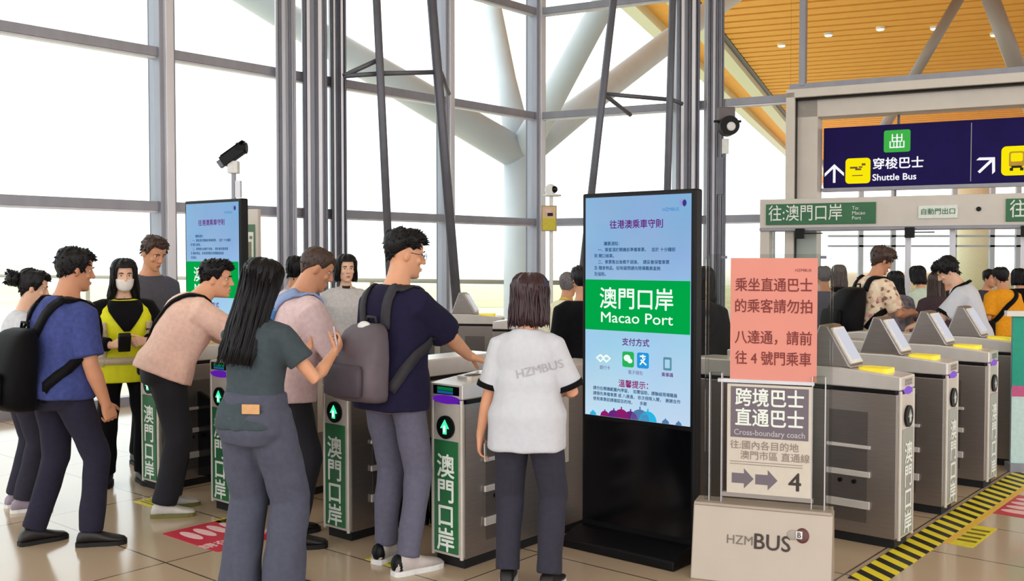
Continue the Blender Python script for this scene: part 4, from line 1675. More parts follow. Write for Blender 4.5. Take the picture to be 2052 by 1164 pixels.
class Person:
    def __init__(self, label, pos, heading, fig, skin=SKIN, fine=True, vox=None, face=True):
        self.fig, self.fine = fig, fine
        f = fig
        s = f.s
        for sd in (-1, 1):
            if sd not in f.arms:
                f.set_arm(sd)
            if sd not in f.legs:
                f.set_leg(sd, (sd * 0.1 * s, 0.0), sd * 8)
        mb = MB()
        b = f.b
        # torso, kept inside the clothes
        mb.rings([f.ring(t, -0.012, 20) for t in (-.14, -.07, 0, .08, .16, .26, .36, .43, .47)] + [f.ring(t, -0.001, 20) for t in (.50, .53, .56, .60, .635)])
        head_geo(mb, f.headM, f.sex)
        for sd in (-1, 1):
            A, E, W, D, N, curl, thumb = f.arms[sd]
            k = s * (b if f.sex == 'm' else 0.84 * b)
            mid1, mid2 = A.lerp(E, .45), E.lerp(W, .3)
            q = f.frame(.43)[0]
            mb.capsule([A.lerp(q, .35), A, mid1, E, mid2, E.lerp(W, .7), W, W + D * 0.02 * s], [.05 * k, .053 * k, .047 * k, .04 * k, .0425 * k, .034 * k, .027 * k, .025 * k], 14)
            hand(mb, W, D, N, sd, curl, thumb, s * (1 if f.sex == 'm' else .92), fine)
            A, K, T, yaw = f.legs[sd]
            mb.capsule([A + V((0, 0, .03)), A.lerp(K, .4), K, K.lerp(T, .35) - V((math.sin(yaw), math.cos(yaw), 0)) * 0.012, T, T - V((0, 0, .03))], [.075 * s * b, .066 * s * b, .05 * s, .048 * s, .034 * s, .034 * s], 14)
            fd = V((math.sin(yaw), math.cos(yaw), 0))
            mb.capsule([T + V((0, 0, -.045 * s)) - fd * .03 * s, T + V((0, 0, -.05 * s)) + fd * .06 * s, T + V((0, 0, -.06 * s)) + fd * .15 * s], [.03 * s, .033 * s, .02 * s], 10)
        me = remesh(mb, vox or (0.0052 if fine else 0.012), 3 if fine else 2)
        # eye sockets and jaw
        co = get_co(me)
        Mi = np.array(f.headM.inverted())
        hc = np.c_[co, np.ones(len(co))] @ Mi.T
        hx, hy, hz = hc[:, 0], hc[:, 1], hc[:, 2]
        dy = np.zeros(len(co))
        for sd in (-1, 1):
            rr = np.sqrt(((hx - sd * .0305) / 1.35) ** 2 + (hz - .010) ** 2)
            dy -= np.where((hy > .05) & (rr < .016), .0075 * (1 - (rr / .016) ** 2), 0)
        hc[:, 1] += dy
        co2 = hc @ np.array(f.headM).T
        set_co(me, co2[:, :3])
        self.root = link('person', me, skin, None, True)
        self.root.location = pos
        self.root.rotation_euler = (0, 0, -R(heading))
        tag(self.root, label, 'person')
        if face:
            eyes_geo(self.root, f.headM, s)
        self.M = Matrix.Translation(V(pos)) @ Matrix.Rotation(-R(heading), 4, 'Z')

    def part(self, name, mb, m, smooth=True):
        return mb.build(name, m, self.root, smooth)

    def shirt(self, m, name='shirt', hem=-.1, ease=.02, sleeve=.85, sease=.016, top=.495, cuff=None, waist=None, wr=.0085, seed=3, vox=None, collar=None, sl_flare=.012):
        f, s = self.fig, self.fig.s
        mb = MB()
        ts = [hem] + [t for t in (-.08, -.03, .04, .1, .16, .22, .28, .34, .39, .43) if t > hem + .02] + [.462, top]
        rs = []
        for t in ts:
            e = ease if t < .4 else ease * (1 - (t - .4) / .1 * .55)
            if t < .06:
                e += .01
            if waist is not None and .02 < t < .26:
                e += waist
            if t < -.02:        # hang straight from the hips
                p, r, fr, d = f.frame(t)
                w, dp, yo = f.dims(-.02)
                rs.append(sring(p + fr * yo * s, r, fr, w * s * f.b + e, dp * s * f.b + e, 2.5, 24))
            else:
                rs.append(f.ring(t, e))
        mb.rings(rs)
        self.cuffs = []
        for sd in (-1, 1):
            A, E, W = f.arms[sd][:3]
            k = s * (f.b if f.sex == 'm' else 0.86 * f.b)
            q = f.frame(.435)[0]
            pts, rad = [A.lerp(q, .5), A.lerp(q, .15), A], [.05 * k + sease * .8, .056 * k + sease * .9, .058 * k + sease]
            if sleeve <= 1:
                for u in np.linspace(.25, sleeve, 4):
                    pts.append(A.lerp(E, float(u)))
                    rad.append((.054 - .008 * u) * k + sease + sl_flare * float(u))
            else:
                for u in (.3, .65, 1.0):
                    pts.append(A.lerp(E, u))
                    rad.append((.054 - .009 * u) * k + sease)
                for u in np.linspace(.25, sleeve - 1, 4):
                    pts.append(E.lerp(W, float(u)))
                    rad.append((.044 - .014 * u) * k + sease * .9)
            mb.tube(pts, rad, 16)
            self.cuffs.append((sd, pts[-1], (pts[-1] - pts[-2]).normalized(), rad[-1]))
        me = remesh(mb, vox or (.009 if self.fine else .014), 6 if self.fine else 3)
        wrinkle(me, wr, seed=seed)
        o = link(name, me, m, self.root, True)
        self.shirt_me = me
        self.bvh = BVHTree.FromPolygons([v.co.copy() for v in me.vertices], [tuple(p.vertices) for p in me.polygons])
        if cuff:
            for sd, p, d, r in self.cuffs:
                c = MB()
                c.tube([p - d * .022, p + d * .004], [r + .003, r + .0045], 24)
                c.build('sleeve_trim', cuff, self.root, True)
        if collar:
            c = MB()
            c.tube([f.frame(.492)[0] + f.frame(.492)[2] * -.008, f.frame(.525)[0]], [.074 * s, .064 * s] if f.sex == 'm' else [.06 * s, .053 * s], 24, flat=.95)
            c.build('collar', collar, self.root, True)
        return o

    def trousers(self, m, name='trousers', ease=.014, top=.07, thigh=.085, knee=.066, ankle=.056, end=.0, wr=.008, seed=5, vox=None):
        f, s = self.fig, self.fig.s
        mb = MB()
        mb.rings([f.ring(t, ease if t > -.1 else ease + .02) for t in (-.135, -.08, -.04, 0, .04, top)])
        for sd in (-1, 1):
            A, K, T, yaw = f.legs[sd]
            e = T + V((0, 0, -end * s))
            mb.tube([A + V((0, 0, .04)), A.lerp(K, .12), A.lerp(K, .5), K, K.lerp(T, .4), K.lerp(T, .8), e], [thigh * s * f.b * .98, thigh * s * f.b, (thigh * .5 + knee * .5) * s * 1.02, knee * s, (knee * .55 + ankle * .45) * s, ankle * s, ankle * s * 1.02], 18)
        me = remesh(mb, vox or (.009 if self.fine else .014), 5 if self.fine else 3)
        wrinkle(me, wr, (16, 16, 13), seed=seed)
        return link(name, me, m, self.root, True)

    def shoes(self, m, sole=None, size=1.0, name='shoe'):
        f, s = self.fig, self.fig.s * size
        for sd in (-1, 1):
            A, K, T, yaw = f.legs[sd]
            fd, sx = V((math.sin(yaw), math.cos(yaw), 0)), V((math.cos(yaw), -math.sin(yaw), 0))
            z0 = T.z - .085 * self.fig.s
            o = V((T.x, T.y, z0))
            up = V((0, 0, 1))
            mb = MB()
            rs = []
            for y, w, h in ((-.078, .022, .05), (-.07, .032, .075), (-.04, .039, .1), (0, .041, .105), (.035, .042, .09), (.075, .046, .07), (.115, .049, .056), (.15, .047, .047), (.175, .038, .04), (.188, .022, .03)):
                zb = .016
                rs.append(sring(o + fd * y * s + up * (zb + (h - zb) / 2) * s, sx, up, w * s, (h - zb) / 2 * s, 2.6, 16))
            mb.rings(rs)
            sh = self.part(name, mb, m)
            mb = MB()
            pts = []
            for y, w in ((-.084, .02), (-.075, .034), (-.04, .042), (.0, .042), (.05, .046), (.1, .052), (.145, .05), (.175, .041), (.192, .022)):
                pts.append((y, w))
            poly = [o + fd * y * s + sx * w * s for y, w in pts] + [o + fd * y * s - sx * w * s for y, w in reversed(pts)]
            n = len(poly)
            mb.add([p for p in poly] + [p + up * .024 * s for p in poly], [tuple(range(n)), tuple(range(2 * n - 1, n - 1, -1))] + [(i, n + i, n + (i + 1) % n, (i + 1) % n) for i in range(n)])
            mb.build('sole', sole or m, sh)

    def hair(self, mb, m, name='hair'):
        return self.part(name, mb, m)

    def ribbon(self, name, path, wd, m, parent=None, off=.014, th=.006, closed=False, anchor=None):
        """a flat strap lying on the torso; path = (t, angle) pairs or vectors"""
        f = self.fig
        P0 = []
        for q in path:
            if isinstance(q, Vector):
                P0.append(q)
                continue
            t, a = q[0], q[1]
            o = q[2] if len(q) > 2 else off
            P0.append(f.surf(t, a, o + .02))
        pts = []
        m_ = len(P0)
        for i in range(m_ - 1):
            p0, p1, p2, p3 = P0[max(i - 1, 0)], P0[i], P0[i + 1], P0[min(i + 2, m_ - 1)]
            for k in range(5):
                u = k / 5
                pts.append(0.5 * ((2 * p1) + (p2 - p0) * u + (2 * p0 - 5 * p1 + 4 * p2 - p3) * u * u + (3 * p1 - p0 - 3 * p2 + p3) * u ** 3))
        pts.append(P0[-1])
        cen = [f.frame(t)[0] for t in (0, .1, .2, .3, .4, .47)]
        mb = MB()
        rs = []
        for i, p in enumerate(pts):
            d = (pts[min(i + 1, len(pts) - 1)] - pts[max(i - 1, 0)]).normalized()
            c = min(cen, key=lambda c_: (c_ - p).length)
            n = (p - c)
            if hasattr(self, 'bvh'):
                h = self.bvh.find_nearest(p)
                if h[0] is not None:
                    n = h[1]
                    if (p - h[0]).dot(h[1]) < th + .012 and (p - h[0]).length < .08:
                        p = h[0] + h[1] * (th + .004)
            n = (n - d * n.dot(d)).normalized()
            b = d.cross(n)
            rs.append([p + b * wd / 2 + n * th, p - b * wd / 2 + n * th, p - b * wd / 2 - n * th, p + b * wd / 2 - n * th])
        mb.rings(rs)
        return mb

    def backpack(self, label, m, t0=.0, t1=.4, w=.3, dep=.16, name='backpack', straps=True, trim=None, m2=None, off=.03, dx=0.0):
        f, s = self.fig, self.fig.s
        tm = (t0 + t1) / 2
        p, r, fr, d = f.frame(tm)
        base = f.surf(t0, 270, off)
        bag = bpy.data.objects.new(name, None)
        COL.objects.link(bag)
        anchor = V((base.x, base.y, base.z))
        bag.matrix_world = self.M @ Matrix.Translation(anchor)
        bag.location = self.M @ anchor
        bag.rotation_euler = self.root.rotation_euler
        tag(bag, label, 'bag')
        L = (t1 - t0) * s
        mb = MB()
        rs = []
        backs = f.surf(tm, 270, off) + r * dx
        o0 = backs - d * L / 2
        prof = ((0, .8, .72), (.03, .93, .92), (.1, 1, 1.08), (.3, 1, 1.12), (.55, .97, 1.0), (.75, .9, .85), (.9, .78, .68), (.97, .6, .5), (1, .4, .3))
        for q, kw, kd in prof:
            rs.append(sring(o0 + d * L * q - fr * dep * kd * .5, r, fr, w / 2 * kw, dep / 2 * kd, 3.4, 28))
        mb.rings(rs)
        me = mb.mesh('b', anchor)
        wrinkle(me, .006, (14, 14, 14), 9)
        link('pack_body', me, m, bag, True)
        mb = MB()
        rs = []
        for q, kw, kd in ((.06, .6, .5), (.09, .78, .9), (.25, .8, 1.0), (.42, .76, .9), (.47, .66, .5)):
            rs.append(sring(o0 + d * L * q - fr * (dep * 1.08 + .012 * kd), r, fr, w / 2 * kw, .028 * kd, 3.2, 24))
        mb.rings(rs)
        mb.build('front_pocket', m2 or m, bag, True, off=anchor)
        top = o0 + d * L * .99 - fr * dep * .12
        mb = MB()
        mb.tube([top + r * .035, top + r * .03 + d * .035, top - r * .03 + d * .035, top - r * .035], .008, 8)
        mb.build('carry_handle', trim or m, bag, True, off=anchor)
        if straps:
            for sd in (-1, 1):
                def A(a):
                    return a if sd > 0 else 180 - a
                path = [o0 + d * L * .93 + r * sd * .08 * s, (.455, A(300)), (.488, A(335), .02), (.475, A(35), .02), (.41, A(58)), (.32, A(52)), (.22, A(20)), (.14, A(-15)), o0 + d * L * .14 + r * sd * w * .42]
                mb = self.ribbon('strap', path, .055, m)
                mb.build('strap', trim or m, bag, True, off=anchor)
        self.bagdir = (bag, anchor, o0, d, r, fr, L, w, dep)
        return bag

    def item(self, name, label, cat, p_local):
        o = bpy.data.objects.new(name, None)
        COL.objects.link(o)
        o.location = self.M @ V(p_local)
        o.rotation_euler = self.root.rotation_euler
        return tag(o, label, cat)

    def local(self, w):
        return self.M.inverted() @ V(w)


def loc_of(pos, heading, w):
    return (Matrix.Translation(V(pos)) @ Matrix.Rotation(-R(heading), 4, 'Z')).inverted() @ V(w)


def phone(person, sd, label, col, size=(.072, .15, .009), along=None, name='smartphone', tilt=0.0):
    A, E, W, D, N, curl, th = person.fig.arms[sd]
    s = person.fig.s
    c = W + D * .085 * s + N * .03 * s
    o = person.item(name, label, 'phone' if 'phone' in name else 'card', c)
    T = D.cross(N) * sd
    ax = (D * .55 + T * .8).normalized() if along is None else V(along).normalized()
    nn = (N - ax * N.dot(ax)).normalized()
    rot = Matrix((ax.cross(nn), ax, nn)).transposed()
    mb = MB()
    mb.box((0, 0, 0), size, rot)
    mb.build('case', col, o, bevel=.003)
    mb = MB()
    mb.box(nn * (-size[2] * .55), (size[0] * .9, size[1] * .92, .001), rot)
    mb.build('screen', BLACK_GLOSS, o)
    return o


# ------------------------------------------------------------------ people: the queue
JEANS = cloth('dark_indigo_jeans', (44, 42, 58))
BLACKC = cloth('black_cloth', (15, 14, 18))
DKNAVY = cloth('dark_navy_trousers', (26, 24, 36))

# man in the blue polo with the black backpack
pos, hd = (-2.50, 5.52, 0), 34
f = Fig(1.675, 'm', lean=3, lean2=8, head=(18, 10, 0), build=1.08)
f.set_leg(-1, (-.15, -.09), 12)
f.set_leg(1, (.15, .07), 40)
f.set_arm(1, f.shoulder(1) + V((.06, .09, -.49)), hint=(.5, -1, 0), curl=.8)
f.set_arm(-1, f.shoulder(-1) + V((-.06, .06, -.5)), hint=(-.5, -1, 0), curl=.6)
p = Person('man in a dark blue polo shirt with a black backpack, at the left', pos, hd, f, SKIN_T)
p.trousers(JEANS, thigh=.098, knee=.078, ankle=.066)
p.shirt(cloth('blue_polo_cloth', (66, 76, 134), var=.16), 'polo_shirt', hem=-.07, ease=.03, sleeve=.85, seed=11, sl_flare=.018)
p.shoes(mat('black_leather', (24, 18, 18), .45), RUBBER)
p.hair(hair_short(f.headM, 3, .017, .066, -.015, -.08, 300, .024, spike=.2), HAIR_K)
p.backpack('black backpack on the back of the man in the blue polo shirt', cloth('black_backpack_fabric', (10, 9, 12), .6), -.14, .32, .36, .2, dx=-.09)

# woman with the hair bun half hidden behind him
pos, hd = (-3.13, 6.3, 0), 52
f = Fig(1.545, 'f', lean=4, lean2=10, head=(12, 15, 0))
p = Person('woman with a black hair bun half hidden behind the man in the blue polo', pos, hd, f, SKIN_L)
p.trousers(cloth('charcoal_trousers', (50, 48, 60)), ankle=.07, knee=.075)
p.shirt(cloth('pale_grey_top', (206, 206, 212)), 'blouse', seed=14)
p.shoes(mat('dusty_sneaker', (150, 136, 150), .6), WHITE)
hb = hair_short(f.headM, 8, .022, .07, -.02, -.085, 160, .02, spike=.1)
bun = f.headM
hb.ell(bun @ V((0, -.14, .035)), (.05, .048, .05))
for k in range(60):
    a, b_ = random.uniform(0, 6.28), random.uniform(-1, 1)
    c = V((0, -.14, .035)) + V((math.cos(a) * .05, -.01 + .045 * b_, math.sin(a) * .05))
    e = c + V((math.cos(a + 1) * .02, random.uniform(-.02, .02), math.sin(a + 1) * .02))
    hb.tube([bun @ c, bun @ e], [.008, .001], 5)
p.hair(hb, HAIR_K)

# man in the grey T-shirt further back
pos, hd = (-2.83, 7.75, 0), 132
f = Fig(1.79, 'm', lean=3, lean2=8, head=(-8, 26, 0))
f.set_arm(1, V((.1, .32, .98)), D=(-.3, 1, 0), N=(0, 0, -1))
p = Person('man in a dark grey T-shirt looking down, behind the staff member in the yellow vest', pos, hd, f, SKIN_T, face=True)
p.trousers(BLACKC)
p.shirt(cloth('dark_grey_tee', (84, 82, 92)), seed=17)
p.shoes(BLACK, RUBBER)
p.hair(hair_short(f.headM, 5, .015, .072, 0, -.07, 240, .022), HAIR_BR)

# staff member in the yellow vest and face mask
pos, hd = (-2.75, 7.05, 0), 152
f = Fig(1.61, 'f', lean=2, lean2=6, head=(0, 6, 0), build=1.12)
f.set_leg(-1, (-.11, .05), -12)
f.set_leg(1, (.12, 0), 14)
f.set_arm(1, V((.10, .24, 1.0)), hint=(1, -.5, -.4), D=(-.75, .6, .25), N=(-.3, -.5, -.3), curl=.8)
f.set_arm(-1, V((-.12, .22, 1.02)), hint=(-1, -.5, -.4), D=(.8, .6, 0), N=(.3, -.5, -.3), curl=.8)
p = Person('staff member in a yellow safety vest and white face mask facing the camera', pos, hd, f, SKIN_L)
p.trousers(BLACKC, thigh=.092, knee=.074, ankle=.062)
p.shirt(cloth('black_jacket', (14, 13, 16)), 'jacket', hem=-.1, sleeve=1.9, sease=.024, ease=.026, seed=21, collar=cloth('black_collar', (12, 11, 14)))
p.shoes(mat('black_boot', (14, 13, 14), .5), RUBBER, 1.02, 'boot')
mb = MB()
rs = []
for t in (-.12, -.06, 0, .08, .16, .24, .30, .36, .42, .462, .488):
    e_ = .046 if t < .4 else .046 - (t - .4) * .28
    q = f.ring(max(t, -.02), e_, wk=1.0 if t < .22 else .95)
    rs.append(q if t >= -.02 else [v + V((0, 0, t * f.s)) for v in q])
mb.rings(rs)
me = remesh(mb, .009, 4)
wrinkle(me, .005, seed=23)
vest = link('safety_vest', me, mat('fluorescent_vest', (236, 236, 20), .7, 0, .06, 20, bump=.1), p.root, True)
mb = MB()
for sd in (-1, 1):
    q = p.ribbon('s', [(t, 90 - sd * 42, .034) for t in (-.01, .08, .16, .24, .33)], .05, None, th=.003)
    mb.add(q.v, q.f)
q = p.ribbon('s', [(.03, a, .034) for a in range(-90, 271, 30)], .05, None, th=.003)
mb.add(q.v, q.f)
mb.build('reflective_strip', mat('reflective_beige', (206, 188, 160), .4), vest, True)
mb = MB()
rows = []
for t, wd in ((.26, 3), (.31, 10), (.36, 18), (.41, 28), (.45, 42), (.482, 62)):
    rows.append([f.surf(t, 90 + wd * (1 - k / 4), .062 - max(0, t - .4) * .25) for k in range(9)] + [f.surf(t, 90 - wd * (1 - k / 4), .03) for k in range(9)])
mb.rings(rows)
mb.build('jacket_front', BLACKC, p.root, True)
p.hair(hair_long(f.headM, 4, .21, .022, .12, 56, .064, strands=60, backy=.02), HAIR_K)
mb = MB()
rs = []
for z, k in ((-.112, .5), (-.1, .85), (-.075, 1), (-.05, 1), (-.03, 1), (-.018, .9)):
    rs.append([f.headM @ (head_pt(R(a), z, .008 + .016 * k * math.cos(R(a)) ** 2)) for a in range(-78, 79, 12)] + [f.headM @ head_pt(R(a), z, .002) for a in range(78, -79, -12)])
mb.rings(rs)
mb.build('face_mask', mat('white_mask_cloth', (232, 224, 218), .8), p.root, True)
o = p.item('handheld_reader', 'small black device held by the staff member in the yellow vest', 'device', (0.03, .30, 1.02))
mb = MB()
mb.box((0, 0, 0), (.08, .05, .13), Matrix.Rotation(R(-30), 3, 'X'))
mb.build('case', BLACK, o, bevel=.008)

# man in pink leaning over the gate
pos, hd = (-2.15, 6.22, 0), 62
f = Fig(1.68, 'm', lean=22, lean2=32, head=(22, 6, 0), hz=1.01, build=1.1, hoff=(0, .02))
f.set_leg(-1, (-.1, .02), -6)
f.set_leg(1, (.11, -.05), 14)
f.set_arm(1, V((.2, .60, .97)), hint=(1, -.4, -.3), D=(0, .9, -.35), N=(-.2, -.2, -1), curl=.3)
f.set_arm(-1, V((-.12, .62, .95)), hint=(-1, -.4, -.3), D=(.2, .9, -.3), N=(0, -.3, -1), curl=.3)
p = Person('man in a peach pink shirt leaning forward, black strap across his back', pos, hd, f, SKIN)
p.trousers(mat('black_trousers_cloth', (18, 16, 26), .8), thigh=.104, knee=.09, ankle=.078)
p.shirt(cloth('peach_pink_cloth', (240, 200, 184)), 'long_sleeved_shirt', hem=-.05, sleeve=1.75, sease=.03, ease=.042, seed=31, wr=.009, collar=cloth('peach_collar', (238, 196, 182)))
p.shoes(mat('white_sneaker', (214, 208, 200), .55), mat('olive_sole', (120, 116, 60), .6))
p.hair(hair_short(f.headM, 12, .017, .066, .0, -.055, 260, .03, sweep=(0, .8, .5)), HAIR_K)
bag = p.item('crossbody_bag', 'black crossbody strap bag worn by the man in the peach pink shirt', 'bag', f.surf(.02, 190, .05))
anchor = f.surf(.02, 190, .05)
mb = p.ribbon('strap', [(.04, 195), (.12, 225), (.22, 250), (.33, 278), (.42, 305), (.485, 335), (.47, 40), (.38, 75), (.25, 110), (.12, 150), (.04, 185)], .035, BLACKC)
mb.build('strap', BLACKC, bag, True, off=anchor)
mb = MB()
mb.box(f.surf(0, 185, .055), (.06, .2, .15))
mb.build('pouch', BLACKC, bag, bevel=.02, off=anchor)

# woman in grey with long black hair
pos, hd = (-1.205, 4.66, 0), 22
f = Fig(1.61, 'f', lean=2, lean2=5, head=(12, 14, 0), build=.98)
f.set_leg(-1, (-.1, 0), -4)
f.set_leg(1, (.12, .04), 12)
f.set_arm(1, V((.24, .30, 1.13)), hint=(.5, -.7, -1), D=(.05, .65, .55), N=(-.85, .1, .35), curl=.75, thumb=.5)
f.set_arm(-1, V((-.02, .34, 1.12)), hint=(-.6, -.6, -1), D=(.5, .8, .2), N=(.2, -.3, 1), curl=.6)
p = Person('woman in grey with long black hair seen from behind, holding a phone', pos, hd, f, SKIN)
p.trousers(cloth('slate_grey_trousers', (84, 86, 102)), thigh=.112, knee=.1, ankle=.104, end=.055, top=.12, ease=.022, seed=41)
p.shirt(cloth('grey_green_knit', (70, 80, 86)), 'knit_top', hem=-.06, sleeve=.6, ease=.018, sease=.018, seed=42)
p.shoes(mat('dark_shoe', (30, 26, 30), .5), RUBBER)
p.hair(hair_long(f.headM, 6, .44, .024, .085, 66, .07, .008, 150, backy=-.055), HAIR_K)
mb = MB()
c = f.surf(.05, 292, .026)
mb.box(c + V((0, -.01, 0)), (.085, .006, .045), Matrix.Rotation(R(14), 3, 'Z'))
mb.build('leather_patch', mat('tan_leather_patch', (220, 166, 112), .6), p.root, bevel=.003)
phone(p, 1, 'pale phone in the hand of the woman in grey', mat('pale_phone', (214, 196, 206), .3), along=(-.55, .7, .55))

# man in pale pink with the blue sling bag
pos, hd = (-1.26, 5.55, 0), 58
f = Fig(1.71, 'm', lean=6, lean2=20, head=(12, 26, 0), build=1.1)
f.set_leg(-1, (-.14, .05), -5)
f.set_leg(1, (.12, -.02), 22)
f.set_arm(1, V((.14, .42, 1.0)), hint=(.8, -.7, -.6), D=(-.4, .9, 0), N=(-.5, 0, -.9), curl=.5)
f.set_arm(-1, V((-.06, .42, 1.02)), hint=(-.8, -.7, -.6), D=(.5, .8, 0), N=(.3, 0, -.9), curl=.5)
p = Person('man in a pale pink shirt with a blue sling bag, head bowed', pos, hd, f, SKIN_T)
p.trousers(mat('black_trousers_cloth', (18, 16, 26)), thigh=.096, knee=.08, ankle=.07)
p.shirt(cloth('pale_pink_cloth', (226, 198, 200)), 'long_sleeved_shirt', hem=-.1, sleeve=1.8, sease=.03, ease=.034, seed=51, wr=.008, collar=cloth('pale_pink_collar', (240, 214, 214)))
p.shoes(mat('black_leather', (24, 18, 18)), RUBBER, 1.05)
p.hair(hair_short(f.headM, 15, .008, .06, .01, -.06, 160, .008, spike=.5), HAIR_BR)
BLUE = mat('blue_sling_fabric', (72, 132, 196), .6, 0, .1, 10)
BLUE_L = mat('pale_blue_sling_fabric', (140, 160, 206), .6, 0, .08, 10)
anchor = f.surf(.18, 270, .03)
bag = p.item('sling_bag', 'blue sling bag on the back of the man in the pale pink shirt', 'bag', anchor)
pp_, r_, fr_, d_ = f.frame(.26)
mb = MB()
ax = (d_ * .9 + r_ * .42).normalized()
bx = ax.cross(fr_).normalized()
rs = []
o0 = f.surf(.24, 270, .03) - ax * .15
for q, kw, kd in ((0, .5, .4), (.04, .8, .8), (.15, 1, 1), (.5, 1, 1.05), (.8, .75, .8), (.95, .5, .5), (1, .3, .3)):
    rs.append(sring(o0 + ax * .32 * q - fr_ * .04 * kd, bx, fr_, .085 * kw, .042 * kd, 3, 20))
mb.rings(rs)
mb.build('pack_body', BLUE, bag, True, off=anchor)
mb = MB()
mb.rings([sring(o0 + ax * .32 * q - fr_ * .085, bx, fr_, .06 * k, .014 * k, 3, 16) for q, k in ((.1, .6), (.14, 1), (.4, 1), (.45, .6))])
mb.build('front_pocket', BLUE_L, bag, True, off=anchor)
mb = p.ribbon('strap', [o0 + ax * .3 - fr_ * .02, (.43, 290), (.485, 325, .02), (.48, 30, .02), (.40, 70), (.28, 105), (.18, 160), (.15, 210), o0 + ax * .03 - fr_ * .02], .075, BLUE_L)
mb.build('strap', BLUE_L, bag, True, off=anchor)

# two people further back between the pink man and the column
pos, hd = ((580 - CX) / FPX * 8.7, 8.7, 0), 30
f = Fig(1.62, 'f', lean=2, lean2=10, head=(0, 12, 0))
p = Person('person with dark wavy hair half hidden behind the man with the blue sling bag', pos, hd, f, SKIN, fine=False)
p.trousers(BLACKC)
p.shirt(cloth('pale_lilac_top', (206, 196, 206)), seed=54)
p.shoes(BLACK, RUBBER)
p.hair(hair_short(f.headM, 22, .028, .066, -.04, -.09, 260, .03), HAIR_K)
pos, hd = ((693 - CX) / FPX * 8.4, 8.4, 0), 168
f = Fig(1.645, 'f', lean=2, lean2=5, head=(-10, 5, 0))
p = Person('woman in a pale grey jacket facing the camera, behind the man with the grey backpack', pos, hd, f, SKIN_L)
p.trousers(BLACKC)
p.shirt(cloth('pale_grey_jacket', (196, 192, 192)), 'jacket', sleeve=1.9, sease=.028, ease=.035, seed=56, collar=mat('black_neck_scarf', (22, 20, 22), .8))
p.shoes(BLACK, RUBBER)
p.hair(hair_long(f.headM, 9, .12, .02, .05, 58, .066, strands=50), HAIR_K)

# man in the dark T-shirt with the grey backpack, reaching to the reader
pos, hd = (-.61, 5.10, 0), 38
f = Fig(1.755, 'm', lean=2, lean2=7, head=(30, 10, 0), build=.98, twist=6, hz=1.012)
f.set_leg(-1, (-.12, .06), -8)
f.set_leg(1, (.12, -.02), 14)
tg = loc_of(pos, hd, P(962, 735, 5.45))
f.set_arm(1, tg, hint=(.9, -.3, -.5), D=loc_of((0, 0, 0), hd, (1, .35, -.35)), N=(0, 0, -1), curl=.35)
f.set_arm(-1, f.shoulder(-1) + V((-.03, .24, -.42)), hint=(-.5, -1, 0), curl=.6)
p = Person('man in a dark navy T-shirt and glasses, reaching to a card reader', pos, hd, f, SKIN)
p.trousers(cloth('washed_grey_jeans', (104, 102, 120)), thigh=.094, knee=.072, ankle=.06, seed=61)
p.shirt(cloth('dark_navy_tee', (34, 30, 56)), 't_shirt', hem=-.12, sleeve=.9, sease=.026, ease=.03, seed=62, sl_flare=.02)
SNK = mat('black_white_sneaker', (196, 184, 180), .55, 0, .2, 14)
p.shoes(SNK, WHITE, 1.06)
for sd in (-1, 1):
    A, K, T, yaw = f.legs[sd]
    fd = V((math.sin(yaw), math.cos(yaw), 0))
    mb = MB()
    mb.ell(V((T.x, T.y, .055)) - fd * .058, (.04, .034, .05))
    sh = [c for c in p.root.children if c.name.startswith('shoe')][0 if sd < 0 else 1]
    mb.build('heel_panel', BLACK, sh, True)
p.hair(hair_short(f.headM, 19, .02, .066, .025, -.04, 380, .026, sweep=(0, .9, .3), spike=.2), HAIR_K)
mb = MB()
for sd in (-1, 1):
    c = f.headM @ V((sd * .032, .1, .006))
    mb.tube([f.headM @ V((sd * .032 + .021 * math.cos(a), .102, .006 + .017 * math.sin(a))) for a in [2 * math.pi * k / 16 for k in range(17)]], .0016, 6)
    mb.tube([f.headM @ V((sd * .053, .1, .01)), f.headM @ V((sd * .077, .01, .012))], .0016, 6)
mb.tube([f.headM @ V((-.011, .104, .01)), f.headM @ V((.011, .104, .01))], .0016, 6)
mb.build('glasses', mat('thin_glasses_frame', (60, 54, 60), .3, .5), p.root, True)
GB = mat('grey_backpack_fabric', (96, 84, 92), .65, 0, .12, 12, bump=.15)
bag = p.backpack('grey backpack with white stripes on the man in the dark navy T-shirt', GB, -.07, .31, .33, .17, m2=mat('darker_backpack_fabric', (70, 60, 70), .65, 0, .1, 12), trim=mat('backpack_strap', (40, 36, 44), .7))
_, anchor, o0, d_, r_, fr_, L_, w_, dp_ = p.bagdir
mb = MB()
for k in range(3):
    c0 = o0 - fr_ * (dp_ * (.97 + .04 * k)) - r_ * (w_ * (.455 - .03 * k))
    mb.tube([c0 + d_ * L_ * .1, c0 + d_ * L_ * .35 - fr_ * .006, c0 + d_ * L_ * .58 + r_ * .006], .006, 6)
mb.build('white_stripe', WHITE, bag, True, off=anchor)
mb = MB()
c0 = o0 + d_ * L_ * .95 - fr_ * dp_ * .4
mb.ell(c0, (.04, .03, .03))
mb.build('white_toggle', WHITE, bag, True, off=anchor)

